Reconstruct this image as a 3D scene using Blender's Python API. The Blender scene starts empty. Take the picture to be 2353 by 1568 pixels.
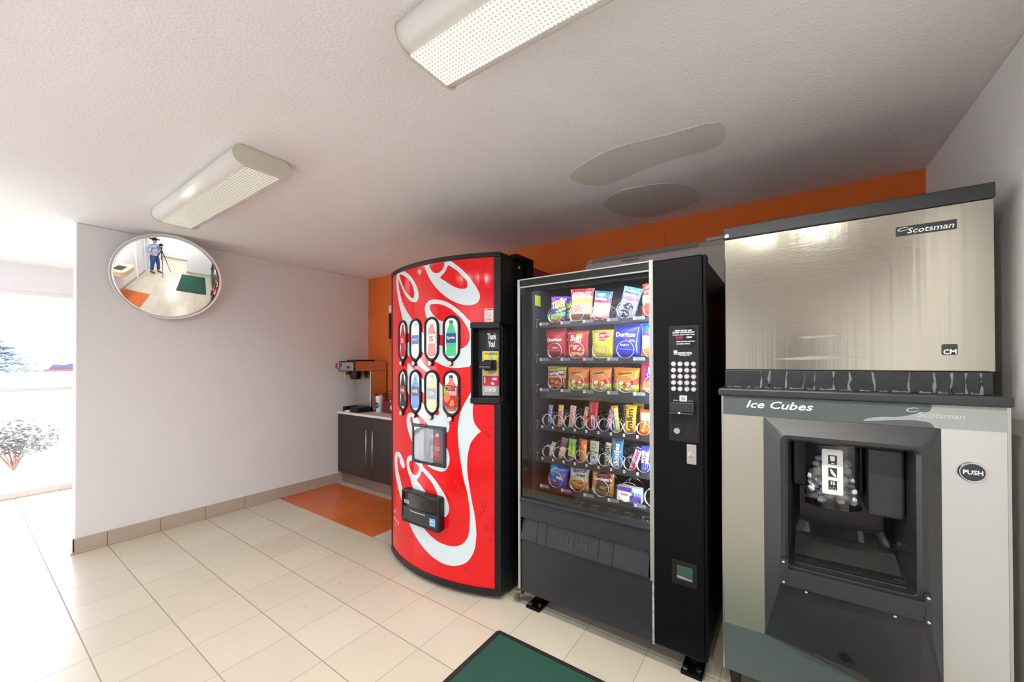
import bpy, bmesh, math, random
from math import sin, cos, pi, radians, sqrt, atan2, asin
from mathutils import Vector, Matrix
random.seed(7)
S = bpy.context.scene
COL = S.collection

# ------------------------------------------------------------------ camera
CAM = Vector((4.1545, -2.9073, 1.36))
cam = bpy.data.cameras.new('camera'); camo = bpy.data.objects.new('camera', cam); COL.objects.link(camo)
cam.sensor_width = 36.0; cam.lens = 36.0 * 900.52 / 2353.0
cam.shift_y = (823.9971 - 784.0) / 2353.0
cam.clip_start = 0.02; cam.clip_end = 300
yaw, pit, rol = radians(34.9472), radians(0.4177), radians(-0.1394)
Fv = Vector((-sin(yaw) * cos(pit), cos(yaw) * cos(pit), sin(pit)))
Rv = Vector((cos(yaw), sin(yaw), 0)); Uv = Rv.cross(Fv)
Rv, Uv = Rv * cos(rol) + Uv * sin(rol), Uv * cos(rol) - Rv * sin(rol)
M = Matrix((Rv, Uv, -Fv)).transposed().to_4x4(); M.translation = CAM
camo.matrix_world = M
S.camera = camo

# ------------------------------------------------------------------ light and exposure
S.view_settings.view_transform = 'Standard'; S.view_settings.look = 'None'
S.view_settings.gamma = 1.0; S.view_settings.use_curve_mapping = False
S.view_settings.exposure = 3.0
S.cycles.max_bounces = 10; S.cycles.diffuse_bounces = 6; S.cycles.glossy_bounces = 6
S.cycles.transparent_max_bounces = 24; S.cycles.transmission_bounces = 8
S.cycles.sample_clamp_indirect = 6.0
w = bpy.data.worlds.new('sky'); S.world = w; w.use_nodes = True
wn = w.node_tree.nodes; wl = w.node_tree.links
bg = wn['Background']
tcw = wn.new('ShaderNodeTexCoord'); sepw = wn.new('ShaderNodeSeparateXYZ'); rmp = wn.new('ShaderNodeValToRGB')
wl.new(tcw.outputs['Generated'], sepw.inputs[0]); wl.new(sepw.outputs['Z'], rmp.inputs[0])
rmp.color_ramp.elements[0].position = 0.0; rmp.color_ramp.elements[0].color = (0.95, 0.97, 1, 1)
rmp.color_ramp.elements[1].position = 0.9; rmp.color_ramp.elements[1].color = (0.45, 0.65, 1, 1)
wl.new(rmp.outputs[0], bg.inputs[0]); bg.inputs[1].default_value = SKY = 1.25
sun = bpy.data.lights.new('sun', 'SUN'); sun.energy = 2.4; sun.angle = radians(0.6); sun.color = (1, 0.95, 0.88)
so = bpy.data.objects.new('sun', sun); COL.objects.link(so)
so.rotation_euler = Vector((0.26, 0.20, -0.95)).to_track_quat('-Z', 'Y').to_euler()
por = bpy.data.lights.new('window_portal', 'AREA'); por.shape = 'RECTANGLE'; por.size = 2.0; por.size_y = 7.3
por.cycles.is_portal = True
poo = bpy.data.objects.new('window_portal', por); COL.objects.link(poo)
poo.location = (-2.27, -4.8, 1.07); poo.rotation_euler = (0, radians(-90), 0)

# ------------------------------------------------------------------ materials
MATS = {}
def nt(m): return m.node_tree.nodes, m.node_tree.links
def mat(name, col, rough=0.5, metal=0.0, bump=0.0, bscale=200.0, emit=0.0, ecol=None, spec=0.5, coat=0.0, aniso=0.0, mottle=0.0, mscale=8.0, bdist=0.002):
    if name in MATS: return MATS[name]
    m = bpy.data.materials.new(name); m.use_nodes = True; MATS[name] = m
    n, l = nt(m); b = n['Principled BSDF']
    c = tuple(col) + (1,)
    b.inputs['Base Color'].default_value = c; b.inputs['Roughness'].default_value = rough
    b.inputs['Metallic'].default_value = metal; b.inputs['Specular IOR Level'].default_value = spec
    b.inputs['Coat Weight'].default_value = coat; b.inputs['Coat Roughness'].default_value = 0.05
    b.inputs['Anisotropic'].default_value = aniso
    if emit: b.inputs['Emission Color'].default_value = tuple(ecol or col) + (1,); b.inputs['Emission Strength'].default_value = emit
    if bump or mottle:
        tc = n.new('ShaderNodeTexCoord')
    if bump:
        no = n.new('ShaderNodeTexNoise'); no.inputs['Scale'].default_value = bscale; no.inputs['Detail'].default_value = 3
        bp = n.new('ShaderNodeBump'); bp.inputs['Strength'].default_value = bump; bp.inputs['Distance'].default_value = bdist
        l.new(tc.outputs['Object'], no.inputs['Vector']); l.new(no.outputs['Fac'], bp.inputs['Height']); l.new(bp.outputs[0], b.inputs['Normal'])
    if mottle:
        n2 = n.new('ShaderNodeTexNoise'); n2.inputs['Scale'].default_value = mscale; n2.inputs['Detail'].default_value = 4
        mx = n.new('ShaderNodeMix'); mx.data_type = 'RGBA'
        mx.inputs['A'].default_value = tuple(x * (1 - mottle) for x in col) + (1,); mx.inputs['B'].default_value = tuple(min(1, x * (1 + mottle)) for x in col) + (1,)
        l.new(tc.outputs['Object'], n2.inputs['Vector']); l.new(n2.outputs['Fac'], mx.inputs['Factor']); l.new(mx.outputs['Result'], b.inputs['Base Color'])
    return m
def sr(r, g, b):   # sRGB 0-255 -> linear
    f = lambda v: (v / 255 / 12.92) if v <= 10 else ((v / 255 + 0.055) / 1.055) ** 2.4
    return (f(r), f(g), f(b))
def thin_glass(name, tint=(1, 1, 1), refl=1.0, rough=0.0):
    m = bpy.data.materials.new(name); m.use_nodes = True; n, l = nt(m); n.remove(n['Principled BSDF'])
    t = n.new('ShaderNodeBsdfTransparent'); t.inputs[0].default_value = tint + (1,)
    g = n.new('ShaderNodeBsdfGlossy'); g.inputs['Roughness'].default_value = rough
    f = n.new('ShaderNodeFresnel'); f.inputs[0].default_value = 1.45
    mu = n.new('ShaderNodeMath'); mu.operation = 'MULTIPLY'; mu.inputs[1].default_value = refl; mu.use_clamp = True
    mx = n.new('ShaderNodeMixShader')
    l.new(f.outputs[0], mu.inputs[0]); l.new(mu.outputs[0], mx.inputs[0]); l.new(t.outputs[0], mx.inputs[1]); l.new(g.outputs[0], mx.inputs[2])
    l.new(mx.outputs[0], n['Material Output'].inputs[0])
    return m
K = {}
K['ceiling'] = mat('ceiling_texture_paint', sr(232, 230, 231), 0.9, bump=0.7, bscale=100, bdist=0.004)
K['wall'] = mat('wall_orange_peel_paint', sr(228, 227, 229), 0.85, bump=0.4, bscale=140, bdist=0.003)
K['orange'] = mat('orange_wall_paint', sr(230, 114, 42), 0.8, bump=0.6, bscale=110, bdist=0.003, mottle=0.05, mscale=5)
K['white'] = mat('white_paint', sr(235, 232, 230), 0.5)
K['frame'] = mat('window_frame_paint', sr(232, 222, 220), 0.45)
K['base'] = mat('baseboard_tile', sr(182, 168, 152), 0.35, bump=0.15, bscale=90, mottle=0.05, mscale=3)
K['grout'] = mat('grout', sr(120, 108, 94), 0.9)
K['blackm'] = mat('black_painted_metal', (0.004, 0.004, 0.005), 0.38, spec=.13, bump=0.1, bscale=300)
K['blackp'] = mat('black_plastic', (0.008, 0.008, 0.010), 0.42, spec=.35, bump=0.12, bscale=400)
K['blackg'] = mat('black_gloss', (0.006, 0.006, 0.008), 0.08)
K['dgrey'] = mat('dark_grey_textured_plastic', (0.017, 0.018, 0.023), 0.42, bump=0.3, bscale=350, mottle=0.12, mscale=6)
K['interior'] = mat('speckled_interior', (0.035, 0.038, 0.05), 0.5, bump=0.3, bscale=300, mottle=0.5, mscale=260)
K['chrome'] = mat('chrome', (0.75, 0.75, 0.76), 0.15, 1.0)
K['wire'] = mat('steel_wire', (0.85, 0.86, 0.9), 0.22, 1.0)
K['alu'] = mat('satin_aluminium', (0.62, 0.61, 0.59), 0.32, 1.0)
K['trimal'] = mat('silver_trim', (0.42, 0.44, 0.41), 0.4, 0.6)
K['black'] = mat('matt_black', (0.008, 0.008, 0.008), 0.7)
K['ink'] = mat('printed_black', (0.015, 0.015, 0.018), 0.5)
K['wht'] = mat('printed_white', (0.85, 0.86, 0.87), 0.4)
K['glass'] = thin_glass('machine_glass', (0.97, 0.98, 0.98), 0.8)
K['clear'] = thin_glass('clear_plastic', (0.93, 0.94, 0.94), 1.6, 0.05)
K['wglass'] = thin_glass('window_glass', (0.98, 0.99, 0.99), 0.8)

# ------------------------------------------------------------------ mesh helpers
def newobj(name, bm, m=None, parent=None, bevel=0.0, smooth=False, base=None, seg=2):
    """link a bmesh (built in world coordinates) as one mesh object; base/parent shifts it to its thing's origin"""
    me = bpy.data.meshes.new(name)
    off = Vector((0, 0, 0))
    if parent is not None:
        p = parent
        while p is not None: off += Vector(p.location); p = p.parent
    elif base is not None: off = Vector(base)
    if off.length: bmesh.ops.translate(bm, verts=bm.verts, vec=-off)
    bmesh.ops.recalc_face_normals(bm, faces=bm.faces)
    bm.to_mesh(me); bm.free()
    if m is not None: me.materials.append(m)
    o = bpy.data.objects.new(name, me); COL.objects.link(o)
    if parent is not None: o.parent = parent
    elif base is not None: o.location = base
    if smooth:
        for p in me.polygons: p.use_smooth = True
    if bevel:
        b = o.modifiers.new('bevel', 'BEVEL'); b.width = bevel; b.segments = seg; b.limit_method = 'ANGLE'; b.angle_limit = radians(40)
        b.harden_normals = False
    return o
def B(): return bmesh.new()
def box(bm, x0, x1, y0, y1, z0, z1):
    v = [bm.verts.new((x, y, z)) for x in (x0, x1) for y in (y0, y1) for z in (z0, z1)]
    for f in ((0, 1, 3, 2), (4, 6, 7, 5), (0, 4, 5, 1), (2, 3, 7, 6), (0, 2, 6, 4), (1, 5, 7, 3)): bm.faces.new([v[i] for i in f])
    return bm
def bx(*a): return box(B(), *a)
def loft(bm, rings, closed=True, cap=True):
    vs = [[bm.verts.new(p) for p in r] for r in rings]
    n = len(vs[0])
    for a, b in zip(vs, vs[1:]):
        for i in range(n if closed else n - 1):
            j = (i + 1) % n
            bm.faces.new((a[i], a[j], b[j], b[i]))
    if cap:
        bm.faces.new(vs[0][::-1]); bm.faces.new(vs[-1])
    return bm
def circ(c, r, n, ax='z', ry=None, a0=0.0):
    ry = r if ry is None else ry
    o = []
    for i in range(n):
        a = a0 + 2 * pi * i / n; u, v = r * cos(a), ry * sin(a)
        o.append((c[0] + u, c[1] + v, c[2]) if ax == 'z' else (c[0] + u, c[1], c[2] + v) if ax == 'y' else (c[0], c[1] + u, c[2] + v))
    return o
def lathe(bm, c, prof, n=24, ax='z'):
    """prof: (radius, offset along axis)"""
    k = {'z': 2, 'y': 1, 'x': 0}[ax]
    rings = []
    for r, h in prof:
        q = list(c); q[k] += h; rings.append(circ(q, max(r, 1e-5), n, ax))
    return loft(bm, rings)
def tube(bm, pts, r, n=8, cap=True):
    pts = [Vector(p) for p in pts]; rings = []; up = None
    for i, p in enumerate(pts):
        d = (pts[min(i + 1, len(pts) - 1)] - pts[max(i - 1, 0)]).normalized()
        if up is None: up = d.orthogonal().normalized()
        up = (up - d * up.dot(d)).normalized(); s = d.cross(up)
        rr = r[i] if isinstance(r, (list, tuple)) else r
        rings.append([p + (up * cos(2 * pi * k / n) + s * sin(2 * pi * k / n)) * rr for k in range(n)])
    return loft(bm, rings, cap=cap)
def rrect(u0, u1, v0, v1, r, n=5):
    o = []
    for cu, cv, a in ((u1 - r, v1 - r, 0), (u0 + r, v1 - r, 90), (u0 + r, v0 + r, 180), (u1 - r, v0 + r, 270)):
        for i in range(n + 1):
            t = radians(a + 90 * i / n); o.append((cu + r * cos(t), cv + r * sin(t)))
    return o
def smoothloop(P, k=4):
    n = len(P); o = []
    for i in range(n):
        p0, p1, p2, p3 = P[i - 1], P[i], P[(i + 1) % n], P[(i + 2) % n]
        if p1 == p2: continue
        for j in range(k):
            t = j / k
            o.append(tuple(0.5 * (2 * b + (c - a) * t + (2 * a - 5 * b + 4 * c - d) * t * t + (3 * b - a - 3 * c + d) * t ** 3) for a, b, c, d in zip(p0, p1, p2, p3)))
    return o
def poly2(bm, loop, z=0.0):
    vs = [bm.verts.new((p[0], p[1], z)) for p in loop]
    f = bm.faces.new(vs)
    bmesh.ops.triangulate(bm, faces=[f], ngon_method='EAR_CLIP')
    return bm
def cut(bm, axis, a, b, step):
    x = a
    while x < b:
        co = (x, 0, 0) if axis == 0 else (0, x, 0); no = (1, 0, 0) if axis == 0 else (0, 1, 0)
        bmesh.ops.bisect_plane(bm, geom=bm.verts[:] + bm.edges[:] + bm.faces[:], plane_co=co, plane_no=no); x += step
_TX = {}
def text2(s, u0, u1, v0, v1, rot=0, shear=0.0, bold=0.012, keep=False, up=0.0):
    """lettering as a flat mesh fitted to a box; up bends the baseline (arch)"""
    cu = bpy.data.curves.new('lettering_tmp', 'FONT'); cu.body = s; cu.resolution_u = 2; cu.offset = bold; cu.shear = shear
    cu.align_x = 'CENTER'; cu.space_line = 0.9
    o = bpy.data.objects.new('lettering_tmp', cu); me = bpy.data.meshes.new_from_object(o)
    bm = B(); bm.from_mesh(me); bpy.data.objects.remove(o); bpy.data.curves.remove(cu); bpy.data.meshes.remove(me)
    for v in bm.verts: v.co.z = 0
    if rot: bmesh.ops.rotate(bm, verts=bm.verts, cent=(0, 0, 0), matrix=Matrix.Rotation(radians(rot), 3, 'Z'))
    xs = [v.co.x for v in bm.verts]; ys = [v.co.y for v in bm.verts]
    ax, bx_, ay, by = min(xs), max(xs), min(ys), max(ys)
    su, sv = (u1 - u0) / (bx_ - ax), (v1 - v0) / (by - ay)
    if keep: su = sv = min(su, sv)
    mu, mv = (u0 + u1) / 2, (v0 + v1) / 2
    for v in bm.verts:
        v.co.x = mu + (v.co.x - (ax + bx_) / 2) * su; v.co.y = mv + (v.co.y - (ay + by) / 2) * sv
        if up: v.co.y += up * (1 - ((v.co.x - mu) / ((u1 - u0) / 2)) ** 2)
    return bm
def mapped(bm, f):
    for v in bm.verts: v.co = Vector(f(v.co.x, v.co.y, v.co.z))
    return bm
def join(*bms):
    o = bms[0]
    for b in bms[1:]:
        me = bpy.data.meshes.new('tmp'); b.to_mesh(me); b.free(); o.from_mesh(me); bpy.data.meshes.remove(me)
    return o
def front(y):            # plane facing the camera side (-y): u->x, v->z, h towards the viewer
    return lambda u, v, h: (u, y - h, v)
def slab(loop, h0, h1, f=None, cu=None):
    """thick plate with outline loop in (u,v), from h0 to h1"""
    bm = B(); vs = [bm.verts.new((p[0], p[1], h0)) for p in loop]; fa = bm.faces.new(vs)
    r = bmesh.ops.extrude_face_region(bm, geom=[fa])
    for v in r['geom']:
        if isinstance(v, bmesh.types.BMVert): v.co.z = h1
    if cu: cut(bm, 0, *cu)
    if f: mapped(bm, f)
    return bm
def ring(outer, inner, h0, h1, f, mid=None):
    """frame between two loops with equal counts; rounded when mid is given"""
    bm = B()
    R = [[f(u, v, h0) for u, v in outer], [f(u, v, h1) for u, v in outer] if mid is None else [f(u * .7 + a * .3, v * .7 + b * .3, h1) for (u, v), (a, b) in zip(outer, inner)],
         [f(u, v, h1) for u, v in inner] if mid is None else [f(u * .3 + a * .7, v * .3 + b * .7, h1) for (u, v), (a, b) in zip(outer, inner)], [f(u, v, h0) for u, v in inner]]
    loft(bm, R, cap=False)
    vs = [v for v in bm.verts]; n = len(outer)
    bm.verts.ensure_lookup_table()
    for i in range(n):
        j = (i + 1) % n; bm.faces.new((bm.verts[3 * n + i], bm.verts[3 * n + j], bm.verts[j], bm.verts[i]))
    return bm
def thing(name, loc, label, cat, group=None, kind=None):
    o = bpy.data.objects.new(name, None); COL.objects.link(o); o.location = loc; o.empty_display_size = 0.1
    return tag(o, label, cat, group, kind)
def tag(o, label=None, cat=None, group=None, kind=None):
    if label: o['label'] = label
    if cat: o['category'] = cat
    if group: o['group'] = group
    if kind: o['kind'] = kind
    return o
def struct(name, bm, m, **k): return tag(newobj(name, bm, m, **k), kind='structure')
def copy_tree(o, parent=None):
    c = o.copy(); COL.objects.link(c)
    if parent is not None: c.parent = parent
    for ch in list(o.children): copy_tree(ch, c)
    return c

# ------------------------------------------------------------------ the room
H = 2.362; W = 4.757; YB = -3.55; YL = -8.5; XW = -2.2; XE = 6.7
def floor_material():
    m = bpy.data.materials.new('floor_tile'); m.use_nodes = True; n, l = nt(m); b = n['Principled BSDF']
    tc = n.new('ShaderNodeTexCoord'); sp = n.new('ShaderNodeSeparateXYZ'); l.new(tc.outputs['Object'], sp.inputs[0])
    def mth(op, a, bb=None, c=None):
        q = n.new('ShaderNodeMath'); q.operation = op
        for i, v in enumerate((a, bb, c)):
            if v is None: continue
            if isinstance(v, (int, float)): q.inputs[i].default_value = v
            else: l.new(v, q.inputs[i])
        return q.outputs[0]
    def line(s, o, t, wd):
        f = mth('FRACT', mth('DIVIDE', mth('SUBTRACT', s, o), t))
        return mth('MAXIMUM', mth('LESS_THAN', f, wd / t / 2), mth('GREATER_THAN', f, 1 - wd / t / 2)), mth('FLOOR', mth('DIVIDE', mth('SUBTRACT', s, o), t))
    lx, ix = line(sp.outputs[0], 1.5236, 0.2989, 0.0032); ly, iy = line(sp.outputs[1], -2.2353, 0.3005, 0.0055)
    g = mth('MAXIMUM', lx, ly)
    def rect(x0, x1, y0, y1):
        a = mth('MULTIPLY', mth('GREATER_THAN', sp.outputs[0], x0), mth('LESS_THAN', sp.outputs[0], x1))
        c = mth('MULTIPLY', mth('GREATER_THAN', sp.outputs[1], y0), mth('LESS_THAN', sp.outputs[1], y1)); return mth('MULTIPLY', a, c)
    om = mth('MAXIMUM', rect(0, 1.5236, -1.0333, -0.4323), rect(1.5236, 2.4203, -5.0, -2.8363))
    cmb = n.new('ShaderNodeCombineXYZ'); l.new(ix, cmb.inputs[0]); l.new(iy, cmb.inputs[1])
    wn_ = n.new('ShaderNodeTexWhiteNoise'); l.new(cmb.outputs[0], wn_.inputs[0])
    no = n.new('ShaderNodeTexNoise'); no.inputs['Scale'].default_value = 6; no.inputs['Detail'].default_value = 6; l.new(tc.outputs['Object'], no.inputs['Vector'])
    vr = mth('ADD', mth('MULTIPLY', wn_.outputs[0], 0.6), mth('MULTIPLY', no.outputs['Fac'], 0.25))
    def mix(f, a, c):
        q = n.new('ShaderNodeMix'); q.data_type = 'RGBA'
        for k, v in (('Factor', f), ('A', a), ('B', c)):
            if isinstance(v, (int, float)): q.inputs[k].default_value = v
            elif isinstance(v, tuple): q.inputs[k].default_value = v + (1,)
            else: l.new(v, q.inputs[k])
        return q.outputs['Result']
    be = mix(vr, sr(190, 180, 161), sr(203, 194, 175)); orr = mix(vr, sr(190, 92, 36), sr(206, 106, 46))
    tile = mix(om, be, orr); gr = mix(om, sr(150, 139, 122), sr(196, 120, 80))
    l.new(mix(g, tile, gr), b.inputs['Base Color'])
    l.new(mth('ADD', mth('MULTIPLY', g, 0.4), mth('ADD', mth('MULTIPLY', no.outputs['Fac'], 0.05), 0.26)), b.inputs['Roughness'])
    n3 = n.new('ShaderNodeTexNoise'); n3.inputs['Scale'].default_value = 30; l.new(tc.outputs['Object'], n3.inputs['Vector'])
    bp = n.new('ShaderNodeBump'); bp.inputs['Strength'].default_value = 0.35; bp.inputs['Distance'].default_value = 0.0015
    l.new(mth('SUBTRACT', mth('MULTIPLY', n3.outputs['Fac'], 0.15), g), bp.inputs['Height']); l.new(bp.outputs[0], b.inputs['Normal'])
    return m
struct('floor', bx(XW - 0.1, XE + .1, YL - .1, 0.1, -0.1, 0), floor_material())
struct('ceiling', bx(XW - 0.1, XE + .1, YL - .1, 0.1, H, H + 0.1), K['ceiling'])
struct('wall_back', bx(XW - 0.1, XE + .1, 0, 0.1, 0, H), K['orange'])
struct('wall_left', bx(-0.1, 0, -2.4, 0, 0, H), K['wall'], bevel=0.006)
struct('wall_right', bx(W, W + 0.12, -2.1, 0, 0, H), K['wall'], bevel=0.006)
struct('wall_front', bx(.6, XE + .1, YB - .1, YB, 0, H), K['wall'])
struct('wall_lobby', bx(.6, .7, YL, YB - .1, 0, H), K['wall'])  # unseen lobby stretch, added so the longer glazing admits more daylight
struct('wall_lobby_end', bx(XW - .1, .7, YL - .1, YL, 2.09, H), K['wall'])
struct('wall_corridor', bx(XE, XE + .1, YB, 0, 0, H), K['wall'])
struct('wall_entrance', join(bx(XW - .1, XW, YL, 0, 2.09, H), bx(XW - .1, XW, -1.15, 0, 0, 2.09)), K['wall'])
def baseb(name, fn, a, b, first, step=0.3005):
    bm = B(); p = a; q = first
    while p < b - 1e-4:
        e = min(q, b); fn(bm, p + 0.0012, e - 0.0012); p = e; q += step
    o = struct(name, bm, K['base'], bevel=0.003); return o
def lb(bm, a, b): box(bm, 0, 0.012, a, b, 0.006, 0.105); box(bm, 0, 0.02, a, b, 0, 0.012)
baseb('baseboard_left', lb, -2.412, -0.0, -2.2353)
struct('baseboard_end', join(bx(-0.112, 0.012, -2.412, -2.4, 0, .105), bx(-0.12, 0.018, -2.42, -2.4, 0, .01)), K['base'], bevel=0.003)
baseb('baseboard_far', lambda bm, a, b: box(bm, -0.112, -0.1, a, b, 0, 0.105), -2.4, 0, -2.2353)
baseb('baseboard_right', lambda bm, a, b: box(bm, W - 0.012, W, a, b, 0, 0.105), -2.112, 0, -1.9348)
baseb('baseboard_front', lambda bm, a, b: box(bm, a, b, YB, YB + 0.012, 0, 0.105), .6, 4.06, .8)
baseb('baseboard_corridor', lambda bm, a, b: box(bm, XE - .012, XE, a, b, 0, 0.105), YB, 0, YB + .3)
# smooth plaster repairs on the textured ceiling
plaster = mat('smooth_plaster_patch', sr(212, 207, 203), 0.8, bump=0.15, bscale=12, mottle=0.04, mscale=6)
for i, L in enumerate(([(3.20, -.99), (3.30, -1.07), (3.5, -1.13), (3.72, -1.10), (3.93, -1.07), (3.91, -.87), (3.75, -.86), (3.55, -.84), (3.33, -.78), (3.22, -.87)],
                       [(3.20, -.52), (3.36, -.66), (3.62, -.60), (3.72, -.42), (3.70, -.22), (3.42, -.12), (3.25, -.25)])):
    bm = slab(smoothloop(L, 3), H - 0.0025, H + 0.001)
    tag(newobj('ceiling_patch', bm, plaster, bevel=0.001), kind='structure')
struct('wall_access_panel', bx(3.345, 3.451, -0.006, 0, 2.168, 2.283), K['orange'], bevel=0.002)

# window wall: large glazed opening with a mid rail, lengthened unseen for more daylight
wf = struct('window_1', join(bx(XW - .06, XW + .02, YL, -1.15, 0, 0.065), bx(XW - .06, XW + .0, YL, -1.15, 2.05, 2.09), bx(XW - .06, XW + .0, -1.19, -1.15, 0.06, 2.05),
                             bx(XW - .06, XW + .0, YL, YL + 0.05, .06, 2.05), bx(XW - .06, XW, -3.30, -3.24, .06, 2.05), bx(XW - .06, XW, -5.4, -5.34, .06, 2.05)), K['frame'], bevel=0.004)
struct('window_rail', bx(XW - .05, XW - .01, YL, -1.19, 1.062, 1.10), K['frame'], parent=wf, bevel=0.003)
struct('window_pane', join(bx(XW - .034, XW - .03, YL + .05, -1.19, 0.065, 1.062), bx(XW - .034, XW - .03, YL + .05, -1.19, 1.10, 2.05)), K['wglass'], parent=wf)
w2 = struct('added_window_2', join(bx(XW, .6, YL - .06, YL, 0, .065), bx(XW, .6, YL - .06, YL, 2.05, 2.09), bx(-.83, -.77, YL - .06, YL, .065, 2.05)), K['frame'])  # unseen glazing added at the lobby end for extra daylight
struct('window_pane', bx(XW, .6, YL - .034, YL - .03, .065, 2.05), K['wglass'], parent=w2)
struct('wall_end_trim', bx(3.30, 3.34, YB, YB + .06, 0, 2.1), K['white'], bevel=.003)
# corridor door behind the photographer
dr = struct('door_1', bx(4.14, 5.02, YB, YB + 0.035, 0.01, 2.03), K['white'], bevel=0.003)
struct('door_frame', join(bx(4.07, 4.14, YB, YB + .05, 0, 2.10), bx(5.02, 5.09, YB, YB + .05, 0, 2.10), bx(4.14, 5.02, YB, YB + .05, 2.03, 2.10)), K['white'], parent=dr)
struct('door_handle', join(lathe(B(), (4.22, YB + .035, 1.0), [(.028, 0), (.028, .008)], 16, 'y'), tube(B(), [(4.22, YB + .04, 1.0), (4.22, YB + .08, 1.0), (4.33, YB + .08, 1.0)], .009)), K['alu'], parent=dr)

# ------------------------------------------------------------------ ceiling lights
acrylic = mat('fixture_white_acrylic', sr(232, 230, 226), 0.25)
capm = mat('fixture_end_cap', sr(205, 200, 186), 0.5)
def lens_material(name, strength, lo, base, ec=(1, 0.94, 0.76)):
    m = bpy.data.materials.new(name); m.use_nodes = True; n, l = nt(m); b = n['Principled BSDF']
    tc = n.new('ShaderNodeTexCoord'); mp = n.new('ShaderNodeMapping'); mp.inputs['Scale'].default_value = (1 / 0.0125,) * 3
    vo = n.new('ShaderNodeTexVoronoi'); vo.feature = 'DISTANCE_TO_EDGE'; vo.voronoi_dimensions = '2D'; vo.inputs['Randomness'].default_value = 0.0; vo.inputs['Scale'].default_value = 1
    l.new(tc.outputs['Object'], mp.inputs[0]); l.new(mp.outputs[0], vo.inputs['Vector'])
    r = n.new('ShaderNodeMapRange'); r.inputs['From Min'].default_value = 0.07; r.inputs['From Max'].default_value = 0.24
    r.inputs['To Min'].default_value = 1.0; r.inputs['To Max'].default_value = lo
    l.new(vo.outputs['Distance'], r.inputs['Value'])
    mu = n.new('ShaderNodeMath'); mu.operation = 'MULTIPLY'; mu.inputs[1].default_value = strength; l.new(r.outputs[0], mu.inputs[0])
    b.inputs['Base Color'].default_value = base + (1,); b.inputs['Roughness'].default_value = 0.15
    b.inputs['Emission Color'].default_value = ec + (1,); l.new(mu.outputs[0], b.inputs['Emission Strength'])
    bp = n.new('ShaderNodeBump'); bp.inputs['Strength'].default_value = 1; bp.inputs['Distance'].default_value = 0.004
    l.new(vo.outputs['Distance'], bp.inputs['Height']); l.new(bp.outputs[0], b.inputs['Normal'])
    return m
def fixture(x0, x1, label, lm, yc=-2.055, power=0):
    t = thing('ceiling_light', ((x0 + x1) / 2, yc, H), label, 'light', 'ceiling light fixtures')
    sd_ = [(.082 + .046 * cos(radians(a)), -.046 + .046 * sin(radians(a))) for a in range(90, -91, -15)]
    prof = [(-y, z) for y, z in sd_] + sd_[::-1]
    newobj('housing', loft(B(), [[(x, yc + y, H + z) for y, z in prof] for x in (x0 + .008, x1 - .008)]), acrylic, t, smooth=True)
    for xa, xb in ((x0, x0 + .009), (x1 - .009, x1)):
        newobj('end_cap', loft(B(), [[(x, yc + y * 1.03, H + z * 1.03 - .001) for y, z in prof] for x in (xa, xb)]), capm, t, bevel=0.002)
    newobj('diffuser', bx(x0 + .012, x1 - .012, yc - .077, yc + .077, H - .0955, H - .0915), lm, t)
    for k in range(4 if power else 0):
        sl = bpy.data.lights.new('tube_light', 'SPOT'); sl.energy = power; sl.spot_size = radians(172); sl.spot_blend = 1.0; sl.shadow_soft_size = 0.0
        sl.color = (1, .965, .89) if yc > -2.5 else (.9, .95, 1)
        q = bpy.data.objects.new('tube_light', sl); COL.objects.link(q); q.parent = t; q.location = ((k - 1.5) * .29, 0, -.105)
    return t
fixture(0.84, 2.115, 'dim white wraparound ceiling light with a prismatic lens, nearer the round mirror', lens_material('prismatic_lens_dim', 0.09, 0.3, (0.25, 0.26, 0.24)), power=.6)
fixture(3.235, 4.51, 'brightly lit white wraparound ceiling light above the snack machine area, cut by the photo top', lens_material('prismatic_lens_lit', 0.24, 0.28, (0.3, 0.3, 0.26)), power=3.8)
hl = lens_material('added_fill_lens_hall', 0.6, 0.3, (0.6, 0.6, 0.55), (.86, .94, 1))
fixture(1.9, 3.17, 'added fill light shaped as a ceiling fixture by the front wall, behind the photographer', hl, -3.12, 4)  # out-of-view fixture added to brighten the mirror wall and room
fixture(5.2, 6.45, 'added fill light shaped as a ceiling fixture in the side corridor', lens_material('added_fill_lens_corridor', .6, 0.3, (0.6, 0.6, 0.55), (.86, .94, 1)), -2.8, 7)  # fixture added as fill from the corridor side

# ------------------------------------------------------------------ convex mirror
MC = (0.142, -1.918, 2.029)
mt = thing('convex_mirror', MC, 'round convex security mirror high on the cream wall under the ceiling', 'mirror')
Rm = 0.334; dep = 0.025
mb = B(); rings = []
for i in range(15):
    a = i / 14; r = Rm * (1 - a) ; hh = dep * (1 - (r / Rm) ** 2)
    rings.append(circ((hh, 0, 0), max(r, .0006), 72, 'x'))
loft(mb, rings); 
mir = newobj('mirror_dome', mb, mat('convex_mirror_silver', (0.86, 0.88, 0.89), 0.015, 1.0), None, smooth=True); mir.parent = mt; mir.location = (0, 0, 0)
rim = newobj('mirror_rim', lathe(B(), (-.012, 0, 0), [(Rm - .004, 0), (Rm + .003, .002), (Rm + .0035, .012), (Rm, .0145), (Rm - .004, .0122)], 72, 'x'), mat('mirror_rim_white', sr(225, 220, 214), 0.4)); rim.parent = mt; rim.location = (0, 0, 0)
bk = newobj('mirror_bracket', bx(-.05, -.01, -.03, .03, -.06, .06), K['white']); bk.parent = mt; bk.location = (0, 0, 0)
mn = Vector((1, -.2196, -.3483)).normalized(); my = Vector((0, 0, 1)).cross(mn).normalized(); mz = mn.cross(my)
mt.rotation_euler = Matrix((mn, my, mz)).transposed().to_euler()
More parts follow.
